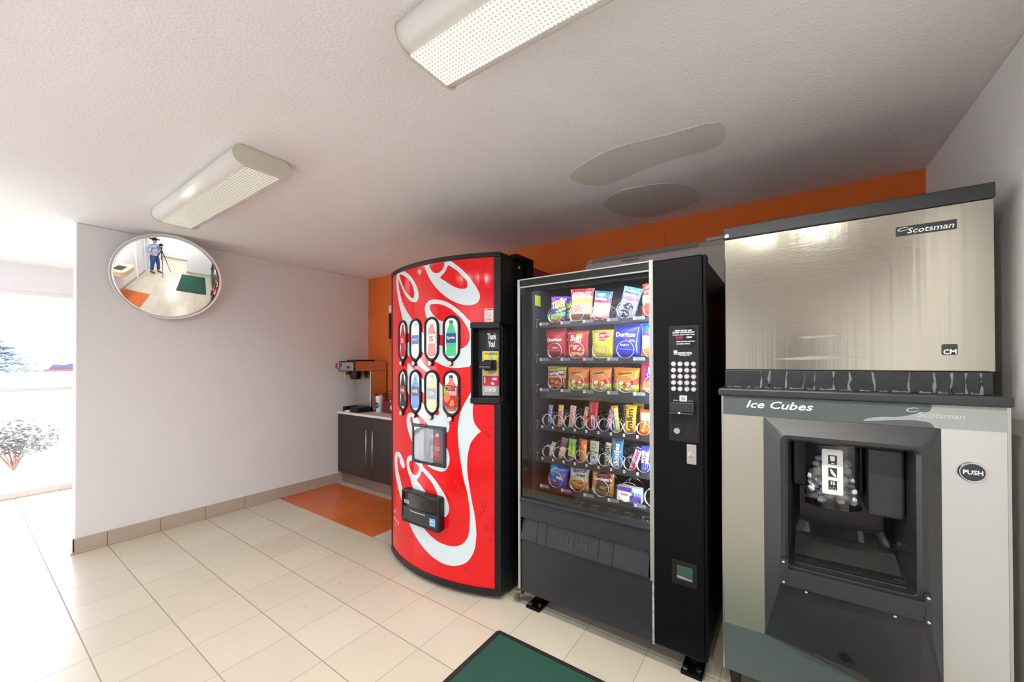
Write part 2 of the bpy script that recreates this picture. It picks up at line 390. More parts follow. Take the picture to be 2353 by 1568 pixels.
tube_b = newobj('wall_arm', tube(B(), [(.001, MC[1], MC[2] - .02), (.07, MC[1], MC[2] - .01)], .014, 8), K['white'], mt)
tube_b.matrix_parent_inverse = mt.rotation_euler.to_matrix().to_4x4().inverted()

# ------------------------------------------------------------------ counter and coffee things
lam = mat('dark_brown_laminate', sr(52, 44, 42), 0.35, bump=0.05, bscale=60)
cab = thing('base_cabinet', (0.75, -0.2, 0), 'dark brown two door base cabinet in the corner under the coffee maker', 'cabinet')
newobj('cabinet_body', bx(0.004, 1.75, -0.385, -0.004, 0.122, 0.776), lam, cab)
newobj('toe_kick', bx(0.03, 1.75, -0.352, -0.334, 0.0, 0.122), mat('toe_kick_vinyl', sr(120, 98, 88), 0.6), cab)
for x0, x1, hx in ((0.008, 0.628, 0.578), (0.633, 1.245, 0.683)):
    d = newobj('door', bx(x0, x1, -0.404, -0.386, 0.126, 0.772), lam, cab, bevel=0.002)
    newobj('handle', join(tube(B(), [(hx, -.437, .27), (hx, -.437, .645)], .0065, 10), tube(B(), [(hx, -.437, .31), (hx, -.404, .31)], .004), tube(B(), [(hx, -.437, .605), (hx, -.404, .605)], .004)), K['alu'], d, smooth=True)
tag(newobj('worktop', bx(0.002, 1.76, -0.415, -0.002, 0.778, 0.803), mat('white_laminate_top', sr(222, 216, 206), 0.35), base=(0.9, -.2, .778), bevel=0.003), 'white laminate worktop on the dark cabinet in the corner', 'worktop')

cm = thing('coffee_maker', (0.22, -0.24, 0.803), 'stainless steel coffee brewer with black basket and red tap on the worktop', 'coffee maker')
steel = mat('brushed_steel', (0.55, 0.54, 0.53), 0.3, 1.0, aniso=0.4)
newobj('tower', bx(0.085, 0.365, -0.235, -0.02, 0.815, 1.255), steel, cm, bevel=0.004)
newobj('head', bx(0.085, 0.365, -0.425, -0.02, 1.2565, 1.364), steel, cm, bevel=0.005)
cf = newobj('control_panel', ring(rrect(.078, .372, 1.252, 1.368, .01), rrect(.092, .345, 1.262, 1.352, .006), 0, .006, front(-.425)), K['black'], cm)
newobj('front_plate', bx(.09, .345, -.429, -.4255, 1.262, 1.354), K['alu'], cm)
newobj('label', bx(.100, .128, -.4305, -.4292, 1.305, 1.347), mat('blue_label', sr(70, 90, 190), .4), cm)
for x in (.225, .255): newobj('switch', bx(x, x + .014, -.434, -.4292, 1.285, 1.313), K['black'], cm, bevel=.002)
newobj('lid', bx(0.12, 0.31, -.37, -.14, 1.3645, 1.381), K['blackp'], cm, bevel=.004)
newobj('brew_basket', lathe(B(), (.235, -.325, 1.165), [(.055, 0), (.062, .01), (.083, .09), (.09, .0905)], 24), K['blackg'], cm, smooth=False)
newobj('basket_handle', bx(.225, .245, -.445, -.40, 1.22, 1.245), K['blackp'], cm, bevel=.004)
tp = newobj('hot_water_tap', join(tube(B(), [(.098, -.43, 1.285), (.098, -.455, 1.285), (.098, -.462, 1.265)], .009), tube(B(), [(.08, -.45, 1.292), (.06, -.45, 1.30)], .005)), K['chrome'], cm)
newobj('tap_lever', tube(B(), [(.062, -.45, 1.287), (.05, -.45, 1.30), (.052, -.45, 1.345)], [.008, .011, .010]), mat('red_plastic', sr(200, 30, 40), .3), tp, smooth=True)
newobj('bypass_lever', tube(B(), [(.165, -.415, 1.25), (.165, -.42, 1.215), (.165, -.42, 1.18)], [.009, .006, .010]), mat('yellow_plastic', sr(220, 215, 60), .3), cm, smooth=True)
newobj('rear_plate', bx(.10, .35, -.238, -.2355, .985, 1.18), K['alu'], cm)
newobj('base_tray', join(bx(.09, .36, -.25, -.03, .805, .84), bx(.085, .125, -.395, -.2, .807, .86), bx(.225, .365, -.395, -.2, .807, .86)), K['blackp'], cm, bevel=.004)
for x in (.11, .34):
    for y in (-.06, -.37): newobj('foot', lathe(B(), (x, y, .803), [(.014, 0), (.014, .008)], 12), K['black'], cm)
newobj('white_spout', bx(.13, .20, -.398, -.33, .8035, .822), K['white'], cm, bevel=.006)

def canister(x, y, label, body, lid, band, h):
    t = thing('creamer_canister', (x, y, .803), label, 'canister', 'creamer canisters on the worktop')
    newobj('canister_body', lathe(B(), (x, y, .803), [(.034, 0), (.037, .004), (.037, h * .35), (.031, h * .5), (.037, h * .68), (.037, h - .004), (.033, h)], 28), body, t, smooth=True)
    newobj('lid', lathe(B(), (x, y, .803 + h), [(.038, 0), (.039, .006), (.037, .026), (.03, .031)], 28), lid, t)
    cyl = lambda u, v, hh: (x + (.0375 + hh) * sin(u / .037), y - (.0375 + hh) * cos(u / .037), v)
    bm = slab([(.03 * cos(a * pi / 12), .803 + h * .52 + .034 * sin(a * pi / 12)) for a in range(24)], 0, .0006, cyl, (-.03, .03, .008))
    newobj('label', bm, band, t)
    newobj('label_lettering', mapped(text2('CREAMER' if lid is K['wht'] else 'ORIGINAL', -.022, .022, .803 + h * .49, .803 + h * .55), lambda u, v, hh: cyl(u, v, .0012)), K['wht'], t)
canister(.415, -.125, 'creamer canister with a red lid, behind the blue labelled one', mat('canister_peach', sr(226, 170, 150), .4), mat('red_lid', sr(205, 30, 45), .3), mat('canister_rust', sr(190, 80, 60), .4), .165)
canister(.485, -.205, 'white and turquoise creamer canister with a dark blue oval label', mat('canister_white', sr(215, 225, 228), .35), K['wht'], mat('canister_blue', sr(35, 62, 120), .35), .150)
ca = thing('condiment_tray', (.75, -.12, .803), 'burgundy condiment box with black wire rack beside the canisters', 'tray')
newobj('tray_box', join(bx(.565, .95, -.215, -.205, .805, .925), bx(.565, .575, -.205, -.03, .805, .925), bx(.94, .95, -.205, -.03, .805, .925), bx(.565, .95, -.03, -.02, .805, .925), bx(.575, .94, -.205, -.03, .805, .815)), mat('burgundy_plastic', sr(122, 28, 48), .35), ca, bevel=.002)
newobj('rack', join(tube(B(), [(.57, -.2, .925), (.57, -.2, 1.01), (.57, -.03, 1.07), (.57, -.03, .925)], .003, 6), tube(B(), [(.94, -.2, .925), (.94, -.2, 1.01), (.94, -.03, 1.07), (.94, -.03, .925)], .003, 6),
       tube(B(), [(.57, -.2, 1.01), (.94, -.2, 1.01)], .003, 6), tube(B(), [(.57, -.03, 1.07), (.94, -.03, 1.07)], .003, 6), tube(B(), [(.57, -.2, .985), (.94, -.2, .985)], .002, 6)), K['black'], ca)
newobj('emblem', lathe(B(), (.71, -.2155, .865), [(.028, 0), (.028, -.001)], 24, 'y'), K['wht'], ca)
for i in range(3):
    x = .60 + i * .05
    tag(newobj('sugar_packet', bx(x, x + .02, -.16, -.07, .818, .935), [K['wht'], mat('pink_paper', sr(225, 150, 170), .6), mat('tan_paper', sr(190, 160, 110), .6)][i % 3], base=(x, -.1, .818)), ('white', 'pink', 'tan')[i] + ' paper sweetener packet standing in the burgundy condiment box', 'packet', 'sweetener packets in the burgundy box')
# notice plate on the orange wall behind the drinks machine
wp = thing('wall_box', (.5, -.03, 1.78), 'dark wall box with grey top on the orange wall, mostly behind the drinks machine', 'wall box')
newobj('box_body', bx(.442, .60, -.05, -.001, 1.62, 1.905), K['blackp'], wp, bevel=.004)
newobj('box_top', bx(.435, .60, -.045, -.001, 1.92, 2.0), K['white'], wp, bevel=.004)

# ------------------------------------------------------------------ air conditioner on the orange wall
ac = thing('air_conditioner', (3.5, -.11, 1.97), 'off-white wall air conditioner on the orange wall above the snack machine', 'air conditioner')
acm = mat('aged_white_plastic', sr(206, 196, 190), .45)
newobj('casing', loft(B(), [[(x, y * k, 1.965 + (z - 1.965) * k2) for y, z in ((-.002, 1.79), (-.16, 1.79), (-.205, 1.83), (-.215, 1.95), (-.205, 2.07), (-.17, 2.115), (-.10, 2.135), (-.002, 2.14))] for x, k, k2 in ((2.905, .75, .8), (2.93, .95, .96), (2.96, 1, 1), (4.06, 1, 1), (4.09, .95, .96), (4.115, .75, .8))]), acm, ac, bevel=.004)
g = B()
for i in range(5):
    a = i / 4; box(g, 2.99, 3.70, -.212 + a * .07, -.207 + a * .07, 2.085 + a * .032, 2.098 + a * .034)
newobj('air_grille', g, mat('ac_grille_grey', sr(150, 142, 138), .5), ac)
newobj('access_lid', bx(3.74, 4.03, -.16, -.09, 2.122, 2.142), acm, ac, bevel=.004)
newobj('maker_lettering', mapped(text2('FRIEDRICH', 3.22, 3.33, 2.052, 2.066, bold=.02), lambda u, v, h: (u, -.2135 + .0, v)), K['ink'], ac)

# ------------------------------------------------------------------ green floor mat
mg = mat('green_mat_carpet', sr(30, 78, 62), 0.95, bump=1.0, bscale=420, bdist=.004, mottle=.35, mscale=220)
fm = thing('floor_mat', (3.55, -1.8, 0), 'dark green ribbed entrance mat with black rubber border on the tile floor', 'mat')
newobj('mat_border', slab(rrect(2.955, 4.53, -2.25, -1.318, .02), 0, .006), mat('mat_rubber', (.012, .012, .013), .6), fm, bevel=.002)
newobj('mat_carpet', slab(rrect(2.985, 4.50, -2.22, -1.346, .01), .006, .011), mg, fm, bevel=.003)

# ------------------------------------------------------------------ drinks machine
R_ = 1.0593; CX, CY = 2.345, -.1707
def cyl(s, z, h=0.0):
    a = s / R_; r = R_ + h
    return (CX + r * sin(a), CY - r * cos(a), z)
WHITE_SCRIPT=[[(-356,1958),(-250,1954),(-208,1936),(-160,1905),(-123,1868),(-93,1825),(-79,1788),(-79,1760),(-93,1741),(-123,1736),(-161,1748),(-198,1770),(-235,1800),(-267,1833),(-302,1876),(-333,1914),(-342,1916),(-340,1889),(-330,1854),(-311,1814),(-284,1769),(-250,1725),(-209,1685),(-174,1653),(-135,1618),(-105,1584),(-198,1586),(-267,1639),(-293,1685),(-321,1737),(-351,1800),(-371,1860),(-379,1903),(-373,1936)],
[(-271,1651),(-157,1631),(-105,1585),(-44,1542),(11,1510),(58,1481),(102,1460),(129,1450),(184,1435),(222,1430),(252,1433),(274,1441),(295,1456),(309,1482),(312,1501),(309,1529),(288,1572),(252,1619),(222,1644),(256,1648),(295,1610),(322,1578),(327,1462),(321,1343),(277,1326),(229,1321),(183,1323),(129,1335),(80,1357),(39,1374),(-14,1405),(-47,1424),(-105,1476),(-167,1530),(-198,1549),(-231,1597)],
[(256,1648),(215,1681),(164,1711),(111,1729),(58,1736),(21,1732),(-6,1715),(-18,1689),(-13,1658),(2,1626),(40,1579),(71,1547),(102,1524),(129,1516),(168,1504),(188,1546),(168,1583),(129,1599),(93,1613),(63,1635),(42,1657),(28,1678),(25,1699),(35,1709),(63,1709),(102,1705),(148,1690),(192,1668),(222,1644)],
[(-14,1952),(90,1953),(180,1954),(204,1943),(241,1916),(282,1880),(317,1839),(345,1802),(365,1768),(375,1742),(372,1717),(358,1698),(334,1688),(303,1686),(267,1691),(222,1707),(180,1728),(136,1757),(89,1795),(49,1836),(16,1881),(-5,1921)],
[(-195,1483),(-167,1471),(-94,1413),(-47,1367),(-9,1334),(30,1309),(71,1273),(99,1236),(125,1210),(125,1151),(80,1182),(39,1265),(11,1292),(-14,1302),(-47,1319),(-105,1348),(-164,1385),(-198,1405),(-209,1443)],
[(-198,1350),(-129,1311),(-47,1257),(-14,1233),(-14,1161),(-47,1174),(-94,1168),(-171,1143),(-191,1156),(-202,1177),(-205,1245),(-188,1255),(-202,1267)],
[(-50,1108),(-19,1089),(11,1108),(39,1177),(84,1239),(99,1236),(125,1210),(143,1148),(151,1082),(157,1036),(171,1011),(176,985),(173,962),(159,939),(101,946),(39,961),(6,973),(-40,1008),(-94,1037),(-61,1086)],
[(-136,1028),(-155,1033),(-185,1026),(-206,1007),(-213,967),(-202,928),(-175,885),(-130,831),(-112,890),(-133,922),(-155,952),(-169,982),(-165,1002),(-147,1006),(-142,989),(-127,965),(-69,971),(-77,995),(-100,1012)],
[(143,850),(153,848),(167,826),(176,791),(175,762),(163,731),(143,709),(109,701),(70,704),(34,712),(5,725),(34,771),(101,813)],
[(-136,760),(-168,758),(-199,742),(-213,718),(-211,683),(-195,646),(-168,610),(-143,565),(-93,512),(-4,539),(-59,590),(-94,614),(-62,649),(-45,680),(-4,657),(42,624),(74,585),(90,548),(105,471),(140,436),(160,449),(171,478),(169,510),(150,554),(116,596),(74,638),(31,671),(-4,692),(-40,713),(-40,733),(-83,751)],
[(-352,750),(-392,737),(-411,710),(-413,656),(-398,602),(-399,594),(-378,554),(-327,490),(-272,425),(-216,358),(-158,298),(-86,243),(-10,199),(63,170),(135,156),(202,159),(260,178),(298,204),(328,247),(344,295),(351,353),(349,410),(341,474),(324,549),(308,636),(298,703),(294,741),(296,799),(305,848),(317,887),(336,914),(360,941),(380,957),(380,957),(364,973),(343,1000),(333,1032),(330,1070),(332,1117),(321,1123),(321,1181),(302,1153),(273,1107),(251,1058),(240,1012),(234,956),(236,898),(245,827),(258,747),(274,667),(291,615),(305,547),(312,483),(311,425),(307,374),(294,334),(264,299),(229,279),(192,271),(150,270),(90,277),(30,299),(-28,329),(-79,357),(-158,413),(-198,453),(-243,490),(-293,543),(-327,597),(-352,624),(-363,667),(-363,704),(-347,721),(-321,709),(-307,682),(-272,660),(-254,658),(-241,677),(-255,707),(-289,733),(-317,749)]]
RED_COUNTERS=[[(22,1952),(81,1952),(136,1952),(142,1941),(136,1924),(124,1908),(102,1896),(81,1894),(58,1901),(40,1919),(28,1937)],
[(169,1930),(196,1916),(230,1893),(263,1862),(289,1834),(298,1811),(296,1792),(281,1784),(256,1785),(223,1795),(188,1813),(148,1839),(111,1863),(132,1881),(152,1902)],
[(-317,1942),(-271,1934),(-231,1916),(-187,1891),(-154,1861),(-132,1830),(-124,1801),(-123,1776),(-129,1764),(-151,1768),(-180,1786),(-223,1817),(-262,1859),(-297,1905)],
[(93,1066),(101,1056),(99,1043),(88,1035),(71,1041)],
[(-155,727),(-130,726),(-95,714),(-72,701),(-78,675),(-95,651),(-112,642),(-136,644),(-162,664),(-178,692),(-175,714)]]
red = mat('red_emissive_panel', sr(186, 8, 17), 0.10, spec=.3, bump=0.05, bscale=5, bdist=.01, emit=0.03, ecol=(1.0, 0.01, 0.012), coat=0.2)  # red panel material with a faint emission
wsc = mat('white_emissive_lettering', sr(184, 197, 199), 0.12, emit=0.02, ecol=(.85, .95, 1), coat=0.2)  # lettering material with a faint emission
dk = thing('drinks_vending_machine', (2.345, -.75, 0), 'tall red soft drink vending machine with a curved front and huge white script', 'vending machine')
newobj('cabinet', bx(1.875, 2.818, -.825, -.06, .045, 1.968), mat('dark_red_metal', sr(128, 12, 34), .3), dk, bevel=.006)
newobj('cabinet_frame', join(bx(1.868, 2.826, -1.0, -.828, .04, 1.972)), K['blackm'], dk, bevel=.004)
def arc(s0, s1, h, n=28): return [cyl(s0 + (s1 - s0) * i / n, 0, h) for i in range(n + 1)]
def doorpart(bm, s0, s1, z0, z1, h, yb=-1.003):
    pts = arc(s0, s1, h); lo = [(x, y, z0) for x, y, _ in pts] + [(pts[-1][0], yb, z0), (pts[0][0], yb, z0)]
    return loft(bm, [lo, [(x, y, z1) for x, y, z in lo]])
db = B()
doorpart(db, -.4975, .3215, .028, 1.985, -.004)
doorpart(db, .322, .4975, 1.578, 1.985, -.004)
doorpart(db, .322, .4975, .028, 1.118, -.004)
doorpart(db, .322, .4975, 1.1185, 1.5775, -.058)
newobj('door', db, K['blackp'], dk, bevel=.003)
newobj('recess_surround', join(slab([(.318, 1.118), (.492, 1.118), (.492, 1.15), (.318, 1.15)], -.003, .012, cyl, (.33, .48, .03)), slab([(.318, 1.55), (.492, 1.55), (.492, 1.583), (.318, 1.583)], -.003, .012, cyl, (.33, .48, .03)),
       slab([(.318, 1.15), (.330, 1.15), (.330, 1.55), (.318, 1.55)], -.055, .004, cyl), slab([(.486, 1.15), (.492, 1.15), (.492, 1.55), (.486, 1.55)], -.055, .004, cyl)), K['blackp'], dk, bevel=.003)
pl = [(-.478, .066), (.459, .066), (.459, 1.112), (.316, 1.112), (.316, 1.586), (.459, 1.586), (.459, 1.957), (-.478, 1.957)]
fp = newobj('front_panel', slab(pl, -.003, .001, cyl, (-.47, .45, .035)), red, dk)
newobj('door_rim', join(slab([(-.4975, 1.957), (.4975, 1.957), (.4975, 1.985), (-.4975, 1.985)], -.004, .008, cyl, (-.47, .48, .035)), slab([(-.4975, .03), (.4975, .03), (.4975, .066), (-.4975, .066)], -.004, .008, cyl, (-.47, .48, .035)),
       slab([(-.4975, .066), (-.479, .066), (-.479, 1.957), (-.4975, 1.957)], -.004, .006, cyl), slab([(.460, .066), (.4975, .066), (.4975, 1.118), (.460, 1.118)], -.004, .006, cyl), slab([(.460, 1.583), (.4975, 1.583), (.4975, 1.957), (.460, 1.957)], -.004, .006, cyl)), K['blackp'], dk, bevel=.003)
bms = []
for i, L in enumerate(WHITE_SCRIPT):
    bm = slab(smoothloop([(a / 1000, b / 1000) for a, b in L], 3), .0008, .0022 + i * .00007, cyl, (-.48, .46, .05)); bms.append(bm)
newobj('script_lettering', join(*bms), wsc, fp)
for L in RED_COUNTERS: newobj('lettering_counter', slab(smoothloop([(a / 1000, b / 1000) for a, b in L], 3), .002, .0036, cyl, (-.48, .46, .05)), red, fp)
# embossed water drops printed over the red film
rnd = random.Random(3)
def inside(L, u, v):
    c = False
    for (a, b), (d, e) in zip(L, L[1:] + L[:1]):
        if (b > v) != (e > v) and u < (d - a) * (v - b) / (e - b) + a: c = not c
    return c
drop_m = mat('red_drop', sr(186, 8, 18), 0.10, spec=.6)
for i in range(60):
    s, z, r = rnd.uniform(.22, .44) if i % 3 else rnd.uniform(-.44, .3), rnd.uniform(.1, 1.08) if i % 2 else rnd.uniform(.1, 1.9), rnd.uniform(.005, .014)
    if s > .29 and 1.08 < z < 1.62: continue
    if -.35 < s < .28 and (1.0 < z < 1.66 or .33 < z < .58 or .7 < z < .99): continue
    if any(inside(L, (s + p) * 1000, (z + q) * 1000) for L in WHITE_SCRIPT for p in (-r, 0, r) for q in (-r, 0, r)): continue
    newobj('water_drop', loft(B(), [[cyl(s + r * k * cos(a * pi / 9), z + r * 1.15 * k * sin(a * pi / 9), .0011 + hh) for a in range(18)] for k, hh in ((1, 0), (.9, .0006), (.6, .0011), (.25, .0013), (.02, .0014))]), drop_m, fp, smooth=True)

def stadium(c, z0, z1, hw, n=12, tip=0.0):
    o = []
    for i in range(n + 1):
        a = pi * i / n; o.append((c + hw * cos(a), z1 - hw * 1.0 + hw * sin(a)))
    for i in range(n + 1):
        a = pi + pi * i / n; k = max(0, -sin(a)) ** 10 * tip; o.append((c + hw * cos(a), z0 + hw + (hw + k) * sin(a)))
    return o
pgrey = mat('oval_liner', sr(214, 222, 224), .3, emit=.02, ecol=(.9, .95, 1))
BOT = [  # s, z, cap, liquid, label, word, word colour, outline
    ('coke', sr(200, 20, 30), sr(190, 16, 24), sr(225, 20, 30), 'Coca\nCola', 'w', 'c'), ('water', sr(180, 190, 220), sr(205, 220, 240), sr(70, 90, 170), 'DASANI', 'w', 's'),
    ('diet', sr(225, 225, 225), sr(200, 130, 130), sr(225, 222, 215), 'DIET\nCoke', 'r', 'c'), ('lime', sr(40, 130, 90), sr(70, 185, 130), sr(44, 70, 130), 'Sprite', 'w', 's'),
    ('dark', sr(90, 30, 30), sr(46, 40, 40), sr(150, 60, 60), 'Cola', 'w', 'c'), ('blue', sr(150, 160, 200), sr(80, 130, 215), sr(60, 70, 100), 'ADE', 'w', 's'),
    ('tea', sr(170, 185, 195), sr(235, 205, 160), sr(150, 165, 175), 'TEA', 'w', 'j'), ('peach_tea', sr(60, 60, 130), sr(220, 120, 100), sr(196, 40, 50), 'FUZE', 'k', 'j')]
for k in range(8):
    c = [-.2605, -.108, .0425, .191][k % 4]; zt, zb = (1.634, 1.362) if k < 4 else (1.310, 1.036)
    key, cc, lc, lab, word, wc, form = BOT[k]
    w_ = newobj('selection_window', ring(stadium(c, zb, zt, .0615, tip=.010), stadium(c, zb + .019, zt - .019, .0425), .0005, .013, cyl, mid=1), K['blackp'], dk, smooth=True)
    newobj('window_backing', slab(stadium(c, zb + .012, zt - .012, .048), .001, .0046, cyl, (c - .03, c + .04, .03)), pgrey, w_)
    z0, z1 = zb + .028, zt - .024; hh = z1 - z0; q = .034
    if form == 'c': P = [(-.30, 0), (.30, 0), (.92, .03), (1, .12), (.80, .24), (.78, .34), (1, .52), (.98, .62), (.70, .74), (.36, .86), (.34, .90)]
    elif form == 's': P = [(-.30, 0), (.30, 0), (.95, .02), (1, .12), (.90, .20), (.98, .30), (.98, .60), (.80, .70), (.40, .84), (.36, .90)]
    else: P = [(-.30, 0), (.30, 0), (1, .02), (1, .62), (.86, .72), (.44, .80), (.40, .88)]
    P = [p for p in P if p[0] > 0]
    bl = [(c + q * u, z0 + hh * v) for u, v in P] + [(c - q * u, z0 + hh * v) for u, v in reversed(P)]
    newobj('bottle_picture', slab(bl, .0046, .0068, cyl), mat('bottle_print_' + key, lc, .25, emit=.01), w_)
    newobj('bottle_cap', slab([(c - q * .38, z0 + hh * .89), (c + q * .38, z0 + hh * .89), (c + q * .38, z0 + hh * .965), (c - q * .38, z0 + hh * .965)], .0046, .0072, cyl), mat('bottle_cap_' + key, cc, .3), w_)
    l0, l1 = (.36, .62) if form != 'j' else (.30, .60)
    newobj('bottle_label', slab([(c - q * .98, z0 + hh * l0), (c + q * .98, z0 + hh * l0), (c + q * .98, z0 + hh * l1), (c - q * .98, z0 + hh * l1)], .0068, .0082, cyl), mat('bottle_label_' + key, lab, .3), w_)
    newobj('label_lettering', mapped(text2(word, c - q * .8, c + q * .8, z0 + hh * (l0 + .07), z0 + hh * (l1 - .06), keep=True, shear=.2 if form == 'c' else 0, bold=.02), lambda u, v, h: cyl(u, v, .0088)), {'w': K['wht'], 'r': mat('printed_red', sr(200, 30, 40), .4), 'k': K['ink']}[wc], w_)
    bz = 1.348 if k < 4 else 1.0215; bs = [-.278, -.118, .035, .183][k % 4] if k < 4 else [-.284, -.121, .030, .181][k % 4]
    bm = B(); p0 = cyl(c - .002, bz, 0)
    bt = newobj('selection_button', loft(bm, [[cyl(c - .002 + r * cos(a * pi / 10), bz + r * sin(a * pi / 10), h) for a in range(20)] for r, h in ((.0165, 0), (.0165, .017), (.014, .0185))]), K['blackp'], dk)
    newobj('button_face', loft(B(), [[cyl(c - .002 + r * cos(a * pi / 10), bz + r * sin(a * pi / 10), h) for a in range(20)] for r, h in ((.0138, .018), (.0138, .022), (.012, .0235))]), mat('button_cream', sr(206, 203, 188), .35), bt)
# taped paper card over the lower right window
card = newobj('drink_card', slab([(.140, 1.096), (.238, 1.090), (.239, 1.216), (.142, 1.222)], .0145, .0152, cyl, (.15, .23, .03)), mat('red_card', sr(176, 34, 44), .35), dk)
newobj('card_panel', slab([(.166, 1.162), (.232, 1.158), (.234, 1.208), (.168, 1.212)], .0152, .0158, cyl), mat('card_peach', sr(216, 150, 140), .4), card)
newobj('card_fruit', join(slab(smoothloop([(.150, 1.13), (.17, 1.118), (.19, 1.14), (.186, 1.165), (.165, 1.18), (.150, 1.16)], 3), .0152, .0162, cyl), slab(smoothloop([(.185, 1.10), (.215, 1.10), (.212, 1.135), (.195, 1.13)], 3), .0152, .0162, cyl)), mat('fruit_orange', sr(232, 120, 60), .4), card)
newobj('card_leaf', slab(smoothloop([(.150, 1.172), (.166, 1.168), (.172, 1.19), (.166, 1.214), (.150, 1.205)], 3), .0152, .0160, cyl), mat('leaf_green', sr(130, 200, 90), .4), card)
newobj('card_lettering', mapped(text2('FUZE', .160, .226, 1.186, 1.208, bold=.03), lambda u, v, h: cyl(u, v, .0168)), K['ink'], card)
newobj('card_tape', join(slab([(.132, 1.082), (.246, 1.074), (.246, 1.092), (.132, 1.100)], .0154, .0158, cyl), slab([(.225, 1.13), (.25, 1.128), (.25, 1.15), (.225, 1.152)], .0163, .0166, cyl)), K['clear'], card)
# poster window
pw = newobj('poster_window', ring(rrect(-.132, .155, .727, .970, .006), rrect(-.116, .138, .748, .950, .012), .0005, .014, cyl), K['dgrey'], dk, bevel=.002)
newobj('poster', slab([(-.118, .746), (.140, .746), (.140, .952), (-.118, .952)], .002, .0045, cyl, (-.1, .13, .04)), mat('poster_grey', sr(112, 112, 128), .25), pw)
newobj('poster_pane', slab([(-.118, .746), (.140, .746), (.140, .952), (-.118, .952)], .010, .011, cyl, (-.1, .13, .04)), thin_glass('poster_pane', (.95, .95, .95), .6), pw)
pr = mat('poster_red', sr(226, 60, 70), .3)
bo = lambda c, q, z0, hh, P: [(c + q * u, z0 + hh * v) for u, v in P] + [(c - q * u, z0 + hh * v) for u, v in reversed(P)]
newobj('poster_bottle', slab(bo(.088, .024, .765, .155, [(.5, 0), (.95, .02), (1, .1), (.75, .3), (.95, .5), (.95, .62), (.5, .8), (.45, .9)]), .0046, .0056, cyl), pr, pw)
newobj('poster_bottle_cap', slab([(.077, .905), (.099, .905), (.101, .925), (.075, .925)], .0046, .0058, cyl), K['wht'], pw)
newobj('poster_can', slab([(.022, .76), (.056, .76), (.060, .77), (.060, .87), (.052, .88), (.026, .88), (.018, .87), (.018, .77)], .0046, .0056, cyl), mat('poster_can_dark', sr(70, 60, 74), .3), pw)
newobj('poster_badge', slab([(.047 + .016 * cos(a * pi / 12), .905 + .016 * sin(a * pi / 12)) for a in range(24)], .0046, .0062, cyl), pr, pw)
newobj('poster_lettering', join(mapped(text2('zero', .040, .054, .775, .85, rot=90, bold=.02), lambda u, v, h: cyl(u, v, .0066)), mapped(text2('FREE', .035, .059, .9, .91, bold=.02), lambda u, v, h: cyl(u, v, .0068)), mapped(text2('Coca\nCola', .070, .106, .825, .85, shear=.3), lambda u, v, h: cyl(u, v, .0066))), K['wht'], pw)
newobj('screw', join(*[loft(B(), [[cyl(s + .005 * cos(a * pi / 5), z + .005 * sin(a * pi / 5), h) for a in range(10)] for h in (.0135, .0165)]) for s, z in ((0, .96), (-.055, .738), (.05, .736))]), K['black'], pw)
# delivery port
dp = newobj('delivery_port', ring(rrect(-.192, .141, .352, .556, .018), rrect(-.176, .122, .382, .538, .008), .0005, .052, cyl, mid=None), K['blackp'], dk, bevel=.006)
newobj('port_back', slab([(-.18, .378), (.126, .378), (.126, .542), (-.18, .542)], .001, .006, cyl, (-.17, .12, .04)), K['blackg'], dp)
fl = newobj('port_flap', slab([(-.178, .374), (.124, .374), (.124, .452), (-.178, .452)], .030, .048, cyl, (-.17, .12, .04)), K['dgrey'], dp)
newobj('port_shield', slab([(-.178, .452), (.124, .452), (.124, .540), (-.178, .540)], .040, .043, cyl, (-.17, .12, .04)), thin_glass('smoked_shield', (.25, .25, .27), 1.5, .02), dp)
newobj('flap_lettering', mapped(text2('Please open bottles slowly', -.10, .03, .432, .441, bold=.03), lambda u, v, h: cyl(u, v, .0486)), K['wht'], dp)
newobj('maker_tag', slab([(-.170, .470), (-.118, .470), (-.118, .490), (-.170, .490)], .043, .045, cyl), K['alu'], dp)
newobj('maker_lettering', mapped(text2('VENDO', -.160, -.13, .475, .484, bold=.02), lambda u, v, h: cyl(u, v, .0455)), K['ink'], dp)
es = newobj('energy_label', slab([(.066, .385), (.107, .385), (.107, .428), (.066, .428)], .048, .0488, cyl), mat('pale_blue_label', sr(150, 200, 235), .4), dp)
newobj('energy_mark', join(slab([(.070, .402), (.103, .402), (.103, .424), (.070, .424)], .0488, .0494, cyl), slab([(.070, .389), (.103, .389), (.103, .397), (.070, .397)], .0488, .0494, cyl)), mat('energy_blue', sr(20, 140, 215), .4), es)
newobj('energy_swoosh', join(slab(smoothloop([(.074, .406), (.086, .412), (.100, .408), (.096, .416), (.082, .419), (.074, .413)], 3), .0495, .0499, cyl), mapped(text2('energy', .076, .098, .390, .396, bold=.03), lambda u, v, h: cyl(u, v, .0499))), K['wht'], es)
newobj('small_logo', mapped(text2('Coca-Cola', -.440, -.33, .262, .292, shear=.35, bold=.02, rot=-8), lambda u, v, h: cyl(u, v, .0015)), wsc, fp)
newobj('logo_leaf', slab(smoothloop([(-.432, .318), (-.42, .335), (-.405, .348), (-.412, .33), (-.425, .314)], 3), .0008, .0015, cyl), wsc, fp)
ws_ = newobj('warning_sticker', slab([(.402, 1.582), (.455, 1.582), (.455, 1.664), (.402, 1.664)], .001, .0024, cyl), mat('sticker_paper', sr(214, 200, 202), .5), dk)
newobj('sticker_bands', join(slab([(.402, 1.582), (.455, 1.582), (.455, 1.592), (.402, 1.592)], .0024, .003, cyl), slab([(.402, 1.652), (.455, 1.652), (.455, 1.664), (.402, 1.664)], .0024, .003, cyl)), mat('sticker_salmon', sr(232, 150, 135), .5), ws_)
